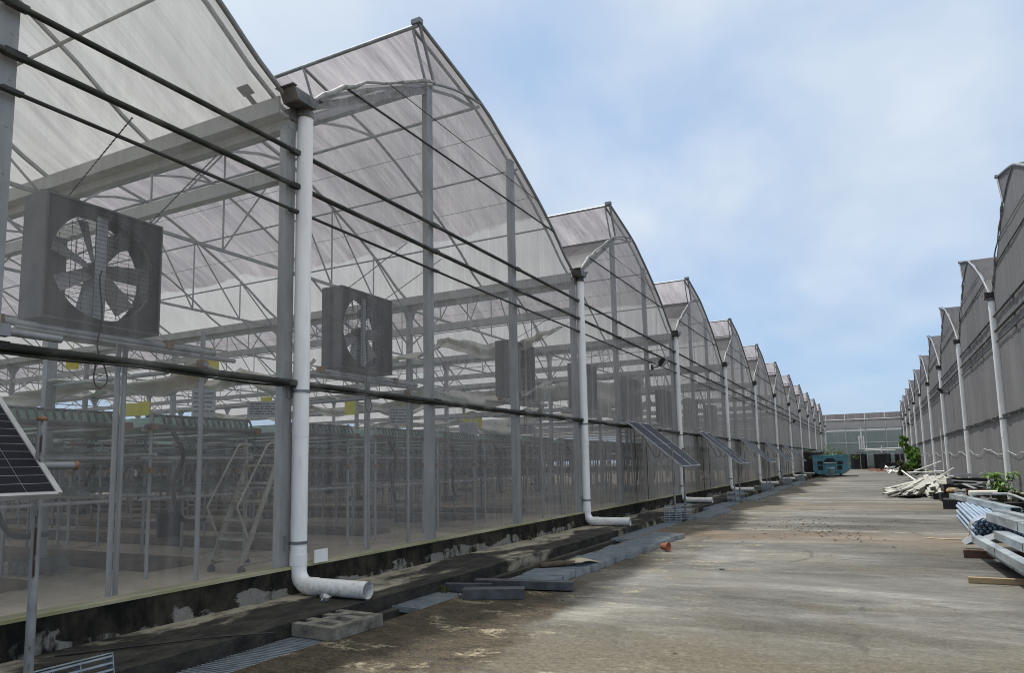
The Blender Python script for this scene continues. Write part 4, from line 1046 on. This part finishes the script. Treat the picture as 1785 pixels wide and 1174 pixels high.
def channel(name, x0, y0, z0, x1, y1, z1, w_, h, label, mat='channel_steel'):
    t = thing(name, label, 'steel section', (x0, y0, z0), 0, 'long steel sections stacked at the right edge')
    d = Vector((x1 - x0, y1 - y0, z1 - z0)); L_ = d.length; dn = d.normalized(); sd = dn.cross(Vector((0, 0, 1))).normalized(); up = sd.cross(dn)
    q = MB(); m = d / 2; th = .006
    q.obox(m + up * (h / 2 - th), m, sd * (w_ / 2), up * th)
    q.obox(m + sd * (w_ / 2 - th) - up * th, m, sd * th, up * (h / 2 - th)); q.obox(m - sd * (w_ / 2 - th) - up * th, m, sd * th, up * (h / 2 - th))
    for s_ in (-1, 1): q.obox(m + sd * s_ * (w_ / 2 - .03) - up * (h / 2 - th), m, sd * .018, up * th)
    q.build('section', mat, t)
    e = MB(); e.obox(dn * .004 + sd * 0, dn * .003, sd * (w_ / 2 - .013), up * (h / 2 - .013)); 
    b = MB(); b.obox(d * .30, dn * .012, sd * (w_ / 2 + .003), up * (h / 2 + .003)); b.build('tie_strap', 'rail_black', t)
    return t
channel('steel_section', 1.34, 13.5, .30, 1.60, 7.4, .33, .13, .11, 'lowest pale blue steel section at the yard side of the stack')
channel('steel_section', 1.72, 13.9, .34, 2.02, 7.4, .36, .20, .12, 'wide pale steel section second from the yard in the stack')
channel('steel_section', 1.52, 13.2, .17, 1.80, 7.4, .17, .17, .12, 'dull steel section tucked under the two pale ones')
channel('steel_section', 1.80, 15.4, .52, 2.30, 8.2, .54, .19, .15, 'thick grey steel section lying on top of the stack')
channel('steel_section', 2.10, 17.2, .48, 2.95, 9.5, .50, .18, .13, 'pale steel section on the wall side of the stack')
channel('steel_section', 2.26, 14.6, .66, 2.50, 8.0, .62, .16, .12, 'uppermost pale blue steel section, crossing the others at a slant')
channel('steel_section', 1.95, 24.5, .46, 2.45, 17.4, .50, .20, .13, 'grey steel section lying across the wrapped pipe bundle')
channel('steel_section', 2.20, 13.6, .17, 2.42, 7.4, .17, .42, .2, 'broad dull steel section at the bottom of the stack', 'steel_grey')
channel('steel_section', 2.62, 15.0, .34, 3.00, 8.5, .36, .2, .14, 'pale steel section nearest the right-hand wall in the stack')
t = MB().prism([(0, 0, 0), (.14, -.10, .10), (.20, .02, .02)], (.0, .6, .02)).prism([(.2, .02, .02), (.48, -.05, .14), (.5, 0, .06)], (0, .6, .02)).build('steel_offcut', 'steel_grey', None, (1.25, 14.3, .12))
tag(t, 'bent thin grey sheet metal offcut sticking out of the section ends', 'metal sheet')
def timber(x, y, z, L_, w_, h, rz_, mat, label):
    q = MB().box(0, L_, -w_ / 2, w_ / 2, 0, h)
    tag(q.build('timber', mat, None, (x, y, z), R(rz_)), label, 'timber', 'timber bearers under the steel')
timber(.95, 10.9, .004, 2.2, .09, .07, 0, 'wood', 'weathered pale timber bearer pointing into the yard under the steel stack')
timber(1.15, 13.55, .004, 1.9, .12, .12, -4, 'wood_red', 'reddish brown timber bearer under the far end of the steel stack')
timber(1.72, 6.62, .004, .9, .09, .05, 10, 'wood', 'short brown timber piece at the right edge close to the camera')

def crate(x, y, z, w_, d, h, label, mat='black_plastic', rz_=0):
    q = MB(); th = .02
    q.box(-w_ / 2, w_ / 2, -d / 2, d / 2, 0, th)
    q.box(-w_ / 2, w_ / 2, -d / 2, -d / 2 + th, th, h); q.box(-w_ / 2, w_ / 2, d / 2 - th, d / 2, th, h)
    q.box(-w_ / 2, -w_ / 2 + th, -d / 2 + th, d / 2 - th, th, h); q.box(w_ / 2 - th, w_ / 2, -d / 2 + th, d / 2 - th, th, h)
    q.box(-w_ / 2 - .02, w_ / 2 + .02, -d / 2 - .02, -d / 2 + .001, h - .03, h + .002)
    return tag(q.build('plastic_tray', mat, None, (x, y, z), R(rz_)), label, 'tray', 'black trays heaped by the wall')
crate(2.55, 30.3, .0, 1.1, 1.3, .28, 'long black tray at the bottom of the heap beside the cream troughs')
crate(2.35, 31.8, .0, 1.0, 1.3, .22, 'black tray on the ground nearest the cream troughs')
crate(2.75, 31.0, .30, 1.2, 1.5, .26, 'black tray stacked on the lower trays')
crate(2.95, 31.0, .57, 1.1, 1.3, .22, 'topmost black tray carrying a grey sheet', rz_=5)
tag(MB().box(-.5, .5, -.6, .6, 0, .02).box(-.5, .5, -.6, -.58, .0, .12).build('grey_sheet', 'sheet_grey', None, (2.95, 31, .86), R(4)), 'pale grey flat sheet lying on the topmost black tray', 'sheet')
q = MB().lathe([(0, 0), (.20, 0), (.235, .06), (.22, .13), (.15, .18), (0, .19)], 9)
tag(q.build('foam_lump', 'foam_tan', None, (2.42, 30.2, .29)), 'tan foam lump resting on a black tray', 'foam')
tag(MB().box(-.3, .3, -.05, .05, 0, .05).box(-.3, -.22, -.05, .05, .05, .24).box(-.04, .04, -.05, .05, .05, .24).box(.22, .3, -.05, .05, .05, .24).box(-.3, .3, -.05, .05, .242, .29).build('pallet', 'wood_red', None, (2.75, 26.2, .30), R(-8)), 'brown broken pallet piece in front of the black trays', 'pallet')
tag(MB().box(-.8, .8, -.5, .5, 0, .29).build('plastic_tray', 'black_plastic', None, (2.6, 26.0, 0), R(-6)), 'low black tray under the broken pallet', 'tray', 'black trays heaped by the wall')
o = MB().tube([(0, 0, 0), (.62, .05, .0)], .065, 14).build('foam_tube', 'white_foam', None, (2.1, 21.9, .66)); tag(o, 'white foam tube lying on top of the steel near the trays', 'tube')
tag(MB().tube(catmull([(0, 0, 0), (.25, -.6, .02), (.5, -1.3, -.1), (.62, -1.6, -.12)], 4), .035, 9).build('bent_pipe', 'galv', None, (2.6, 21.6, .64)), 'bent grey pipe beside the white foam tube', 'pipe')
rr = random.Random(31)
pm_ = MB().box(-1.6, 1.6, -.04, .04, 0, .03).mesh('metal_strip', 'galv')
for i in range(16):
    o = link('metal_strip', pm_, None, (2.95 + rr.uniform(-.35, .35), 27.6 + rr.uniform(-1.2, 1.2), .32 + .035 * i * .8)); o.rotation_euler = (0, rr.uniform(-.04, .04), R(98 + rr.uniform(-22, 14)))
    tag(o, 'thin grey metal strip in the loose heap beside the leafy plant', 'metal strip', 'metal strips heaped by the right-hand wall')
for i in range(14):
    o = link('metal_strip', pm_, None, (2.75 + rr.uniform(-.4, .4), 38.3 + rr.uniform(-1.6, 1.6), .1 + .04 * i)); o.rotation_euler = (0, rr.uniform(-.05, .05), R(100 + rr.uniform(-26, 20)))
    tag(o, 'thin grey metal strip in the heap behind the cream troughs', 'metal strip', 'metal strips heaped behind the cream troughs')
# coils of black irrigation hose
def coil(x, y, z, label):
    q = MB()
    for k in range(4): q.tube([(.42 * math.cos(a) * (1 + .05 * k), .42 * math.sin(a) * (1 + .05 * k), .05 + k * .06) for a in [2 * math.pi * i / 20 for i in range(21)]], .035, 6)
    tag(q.build('hose_coil', 'rubber', None, (x, y, z)), label, 'hose coil')
coil(2.75, 22.0, .0, 'black corrugated hose coil behind the pale steel sections')
coil(3.0, 20.6, .02, 'black hose coil nearest the right edge of the view')
tag(MB().box(-.6, .6, -.6, .6, 0, .3).box(-.55, .55, -.55, .55, .3, .33).build('plastic_tray', 'black_plastic', None, (2.85, 23.6, 0), R(10)), 'flat black tray behind the hose coils', 'tray', 'black trays heaped by the wall')
# white frame pipes propped among the far heap
for i, (p0, p1, r_, l) in enumerate((((1.6, 45.5, .75), (3.3, 45.2, .80), .035, 'white pipe lying level across the heap before the shrubs'),
                                  ((1.9, 45.8, .82), (3.1, 44.0, 1.35), .035, 'white pipe propped at a slant on the heap before the shrubs'),
                                  ((2.6, 40.6, .5), (3.3, 39.9, 1.05), .04, 'white pipe leaning on the right-hand wall before the heap'),
                                  ((1.2, 42.5, .9), (1.7, 40.2, .45), .04, 'white pipe end sticking up left of the heap'),
                                  ((3.42, 47, .3), (3.42, 47, 3.2), .025, 'thin upright white pipe beside a right-hand downpipe'))):
    d = Vector(p1) - Vector(p0)
    tag(MB().tube([(0, 0, 0), d * .5 + Vector((0, 0, -.01)), d], r_, 8).build('white_pipe', 'pvc', None, p0), l, 'pipe', 'loose white pipes on the far heap')
def tangle():
    rr = random.Random(12); t = MB()
    for i in range(46):
        p = Vector((rr.uniform(-.9, .8), rr.uniform(-2.2, 2.2), rr.uniform(.05, .75))); d = Vector((rr.gauss(0, 1), rr.gauss(0, 1.6), rr.gauss(0, .3))).normalized() * rr.uniform(.4, 1.1)
        t.tube([p, p + d * .5 + Vector((0, 0, rr.uniform(-.1, .15))), p + d], rr.uniform(.012, .03), 5)
    tag(t.build('scrap_heap', 'steel_grey', None, (2.6, 46.5, 0)), 'tangled grey scrap wire and pipe heap before the shrubs', 'scrap heap', None, 'stuff')
tangle()
crate(2.7, 42.6, 0, 1.0, 1.2, .45, 'black tray half hidden in the far heap')
# far heap before the water tanks
rr = random.Random(14)
wm = MB().grid(lambda a, b: ((a - .5) * 1.1, (b - .5) * .7, .06 + .1 * math.sin(a * 5 + b * 3)), 6, 4)
wm = wm.mesh('white_sheet', 'pvc')
for i in range(9):
    o = link('white_sheet', wm, None, (1.7 + rr.uniform(-.7, 1.1), 84 + rr.uniform(-6, 9), .05 + rr.uniform(0, .5))); o.rotation_euler = (rr.uniform(-.5, .5), rr.uniform(-.4, .4), rr.uniform(0, 6.28))
    so = o.modifiers.new('thick', 'SOLIDIFY'); so.thickness = .04
    tag(o, 'scrap of white sheet dumped before the far water tanks', 'sheet', 'white sheet scraps at the far end')
for i in range(7):
    o = MB().tube([(0, 0, 0), (.9, .1, .03)], .05, 6).build('orange_pipe', 'orange_pipe', None, (-.3 + rr.uniform(-.6, 1.2), 94 + rr.uniform(-3, 3), .06 + .07 * i / 3), rr.uniform(-.4, .4))
    tag(o, 'short orange pipe on the ground before the far water tanks', 'pipe', 'orange pipes at the far end')
q = MB(); rr = random.Random(15)
for i in range(30):
    c = Vector((rr.uniform(-.8, .8), rr.uniform(-.8, .8), rr.uniform(.05, .9))); q.obox(c, Vector((rr.uniform(.1, .3), rr.uniform(-.1, .1), rr.uniform(-.1, .1))), Vector((rr.uniform(-.05, .05), rr.uniform(.1, .3), 0)), Vector((0, 0, rr.uniform(.05, .2))))
tag(q.build('rubbish_heap', 'black_plastic', None, (1.5, 98, 0)), 'heap of black plastic rubbish right of the middle water tank', 'rubbish', None, 'stuff')

# ------------------------------------------------------------------ water tanks, skip, pipe frame at the far end
def tank(loc, r, h, label):
    t = thing('water_tank', label, 'water tank', loc, 0, 'black water tanks')
    prof = [(0, 0), (r * .97, 0), (r, .06)]
    n = 7
    for i in range(n):
        z0 = .08 + (h * .86 - .08) * i / n; dz = (h * .86 - .08) / n
        prof += [(r, z0), (r, z0 + dz * .72), (r * .965, z0 + dz * .78), (r * .965, z0 + dz * .94), (r, z0 + dz)]
    prof += [(r * .97, h * .89), (r * .6, h * .95), (r * .3, h * .965), (0, h * .965)]
    MB().lathe(prof, 32, (0, 0, 0), False).build('tank_shell', 'black_plastic', t)
    MB().lathe([(0, h * .96), (r * .3, h * .96), (r * .32, h), (r * .28, h * 1.01), (0, h * 1.02)], 18).build('lid', 'black_plastic', t)
tank((-5.55, 76, 0), 1.15, 2.55, 'big black water tank behind the blue skip on the left')
tank((-2.15, 114.5, 0), 1.1, 2.45, 'black ribbed water tank, left one of the far row, just right of the skip')
tank((.9, 114.5, 0), 1.1, 2.40, 'black ribbed water tank, middle one of the far row')
tank((3.4, 115.3, 0), .95, 2.35, 'black ribbed water tank half hidden behind the right-hand downpipes')
def skip():
    t = thing('skip', 'teal blue hook-lift skip heaped with branches on the yard', 'skip', (-3.62, 69, 0))
    W, H, L_ = 1.42, 1.92, 5.6
    sec = [(-1.0, .22), (-W, .55), (-W, H), (W + .02, H), (W + .02, .55), (1.0, .22)]
    q = MB()
    q.prism([(x, .06, z) for x, z in sec], (0, -.06, 0))
    for (x0, z0), (x1, z1) in ((sec[0], sec[1]), (sec[1], sec[2]), (sec[3], sec[4]), (sec[4], sec[5]), (sec[5], sec[0])):
        a = Vector((x0, .065, z0)); b = Vector((x1, .065, z1)); q.prism([a, b, b * .97 + Vector((0, .002, .03)), a * .97 + Vector((0, .002, .03))], (0, L_, 0))
    q.build('body', 'skip_teal', t)
    MB().box(-W - .05, W + .06, -.05, .08, H - .12, H + .02).box(-W - .05, -W + .03, .09, L_, H - .12, H + .02).box(W - .01, W + .07, .09, L_, H - .12, H + .02).build('top_rim', 'skip_teal', t)
    f = MB()
    for x in (-.52, .52): f.box(x - .05, x + .05, -.16, -.003, .2, 1.45)
    for z in (1.38, .98):
        f.box(-1.02, -.58, -.12, -.003, z, z + .07); f.box(.58, 1.02, -.12, -.003, z, z + .07)
    f.prism([(-.57, -.16, 1.45), (-.3, -.16, 1.74), (.3, -.16, 1.74), (.57, -.16, 1.45), (.46, -.16, 1.45), (.25, -.16, 1.66), (-.25, -.16, 1.66), (-.46, -.16, 1.45)], (0, .15, 0))
    f.build('front_frame', 'skip_teal', t)
    MB().box(-.46, .46, -.05, -.002, 1.3, 1.6).box(-1.02, -.6, -.03, -.002, 1.07, 1.36).box(.6, 1.02, -.03, -.002, 1.07, 1.36).box(-1.0, -.6, -.03, -.002, .62, .96).box(.6, .95, -.03, -.002, .62, .96).build('recess_shade', 'skip_dark', t)  # shade of the hollows put in as dark raised plates
    MB().tube([(-.46, -.1, 1.22), (.46, -.1, 1.22)], .06, 10).build('hook_bar', 'steel_pale', t)
    for x in (-.8, .8): MB().box(x - .12, x + .12, -.1, .3, .0, .24).build('roller', 'skip_dark', t)
    o = link('red_lettering', text_mesh('31', .34, 'red_paint'), t, (1.18, -.012, 1.22)); o.rotation_euler = (R(90), 0, 0)
skip()
def branches():
    t = thing('branch_heap', 'heap of cut branches and leaves piled in the blue skip', 'branches', (-3.62, 71, 1.86))
    rr = random.Random(6); q = MB(); f = MB()
    for i in range(60):
        p = Vector((rr.uniform(-1.2, 1.2), rr.uniform(-1.6, 2.5), rr.uniform(-.2, .25))); d = Vector((rr.gauss(0, 1), rr.gauss(0, 1), rr.gauss(.1, .3))).normalized() * rr.uniform(.5, 1.2)
        q.tube([p, p + d * .5 + Vector((0, 0, .08)), p + d], [.03, .022, .008], 5)
        if i % 2: leaves(f, p + d, (.3, .3, .16), 16, .09, rr)
    q.build('twigs', 'bark', t); f.build('foliage', 'leaf', t)
branches()
tag(MB().lathe([(0, 0), (.24, 0), (.29, .74), (.31, .75), (.31, .79), (.27, .79), (.23, .05), (0, .05)], 20).build('bucket', 'bucket_blue', None, (-3.52, 68.1, 0)), 'pale blue bucket standing before the teal skip', 'bucket')
def frame():
    t = thing('pipework', 'white pipe framework standing over the far water tanks', 'pipework', (0, 113, 0))
    MB().tube([(-1.55, 0, 2.85), (3.3, 0, 2.85)], .07, 8).tube([(-1.3, .3, 2.65), (2.6, .3, 2.65)], .05, 8).build('main_pipe', 'pvc', t)
    for dx in (-.28, 0, .28): MB().tube([(-1.6 + dx, 0, 2.8), (-1.6 + dx, 0, 4.75)], .09, 8).build('riser', 'pvc', t)
    MB().tube([(-1.6, 0, 4.7), (-1.6, 0, 5.9)], .08, 8).tube([(-1.6, 0, 2.85), (-1.6, 1.2, 2.4)], .08, 8).build('riser', 'pvc', t)
    for x in (-1.0, .9, 3.0): MB().tube([(x, 0, 2.8), (x, 0, 3.8 if x > 2 else 3.3)], .04, 7).build('stub', 'pvc', t)
    for x in (.85,): MB().tube([(x, .0, 2.8), (x, 0, 2.3)], .09, 8).build('outlet', 'pvc', t)
    for x in (-1.9, 3.1): MB().tube([(x, .1, 0), (x, .1, 2.8)], .04, 7).build('leg', 'galv', t)
frame()
def low_frame():
    t = thing('pipework', 'white pipe run on short legs along the left wall beyond the skip', 'pipework', (-5.4, 86, 0))
    MB().tube([(-.4, -8, 2.3), (-.4, 14, 2.3)], .06, 8).tube([(-.4, 0, 2.3), (1.6, 3, 2.25)], .05, 8).build('main_pipe', 'pvc', t)
    for y in (-7, 0, 7, 13): MB().tube([(-.4, y, 0), (-.4, y, 2.25)], .035, 7).build('leg', 'pvc', t)
low_frame()
def cabinet():
    t = thing('door_leaf', 'narrow grey metal door leaf standing by the wall near the farthest solar pair', 'door', (-5.9, 52.2, .13))
    MB().box(-.03, .03, 0, 1.0, 0, 2.05).build('panel', 'steel_grey', t); MB().box(.031, .05, .1, .16, 1.0, 1.15).build('handle', 'galv', t)
cabinet()

# clods and leaf litter on the yard
rr = random.Random(17); q = MB()
for i in range(420):
    if i < 170: x, y = rr.gauss(-1.5, .5), rr.gauss(18.6, 1.3)
    elif i < 220: x, y = rr.gauss(-.75, .35), rr.gauss(16.3, .5)
    elif i < 260: x, y = rr.uniform(-3.6, 2.2), rr.uniform(5.5, 45)
    else: x, y = rr.gauss(-1.2, 1.0), rr.gauss(18.0, 2.0)
    s_ = (rr.uniform(.05, 1) ** 2) * .018
    a = rr.uniform(0, 3.14); q.obox((x, y, s_ * .35), (s_ * math.cos(a) * rr.uniform(1, 2.4), s_ * math.sin(a), 0), (-s_ * .6 * math.sin(a), s_ * .6 * math.cos(a), .004), (0, .002, s_ * .4))
tag(q.build('dirt_litter', 'dirt'), 'brown crumbs of soil and leaf litter scattered on the yard', 'litter', None, 'stuff')
# grounds strip of soil by the right-hand wall

def tuft(loc, seed, label, n=26, h=.16):
    rr = random.Random(seed); q = MB()
    for i in range(n):
        a = rr.uniform(0, 6.28); r = rr.uniform(.0, .09); c = Vector((r * math.cos(a), r * math.sin(a), 0)); b = rr.uniform(0, 6.28); L_ = h * rr.uniform(.4, 1)
        d = Vector((math.cos(b) * .5, math.sin(b) * .5, 1)).normalized() * L_; sd = Vector((-math.sin(b), math.cos(b), 0)) * .006
        q._add([c - sd, c + sd, c + d * .6 + sd * .7, c + d + Vector((math.cos(b), math.sin(b), -.2)) * L_ * .2, c + d * .6 - sd * .7], [(0, 1, 2, 4), (4, 2, 3)])
    tag(q.build('weed', 'leaf_olive', None, loc), label, 'weed', 'weeds in the drain joints')
for i, (x, y, z) in enumerate(((-5.12, 7.95, -.03), (-5.14, 8.2, -.03), (-5.1, 8.0, -.03), (-6.2, 12.8, .13), (-6.22, 18.2, .13), (-4.7, 7.75, 0))):
    tuft((x, y, z), i, 'small dry weed tuft rooted in a joint by the drain')
# two strips of repair tape on the nearest roof film
tp = MB(); sl = Vector((0, .888, -.459)); dn = Vector((0, -.459, -.888)) * .022
for c, a, b in ((Vector((-6.80, 6.035, 6.452)), .10, .07), (Vector((-6.83, 6.17, 6.385)), .045, .11)):
    c = c - Vector((XF, Y0, 0)) + dn
    tp.poly([c + Vector((-a, 0, 0)) - sl * b, c + Vector((a, 0, 0)) - sl * b, c + Vector((a, 0, 0)) + sl * b, c + Vector((-a, 0, 0)) + sl * b])
tp.build('tape_patch', 'steel_grey', left)
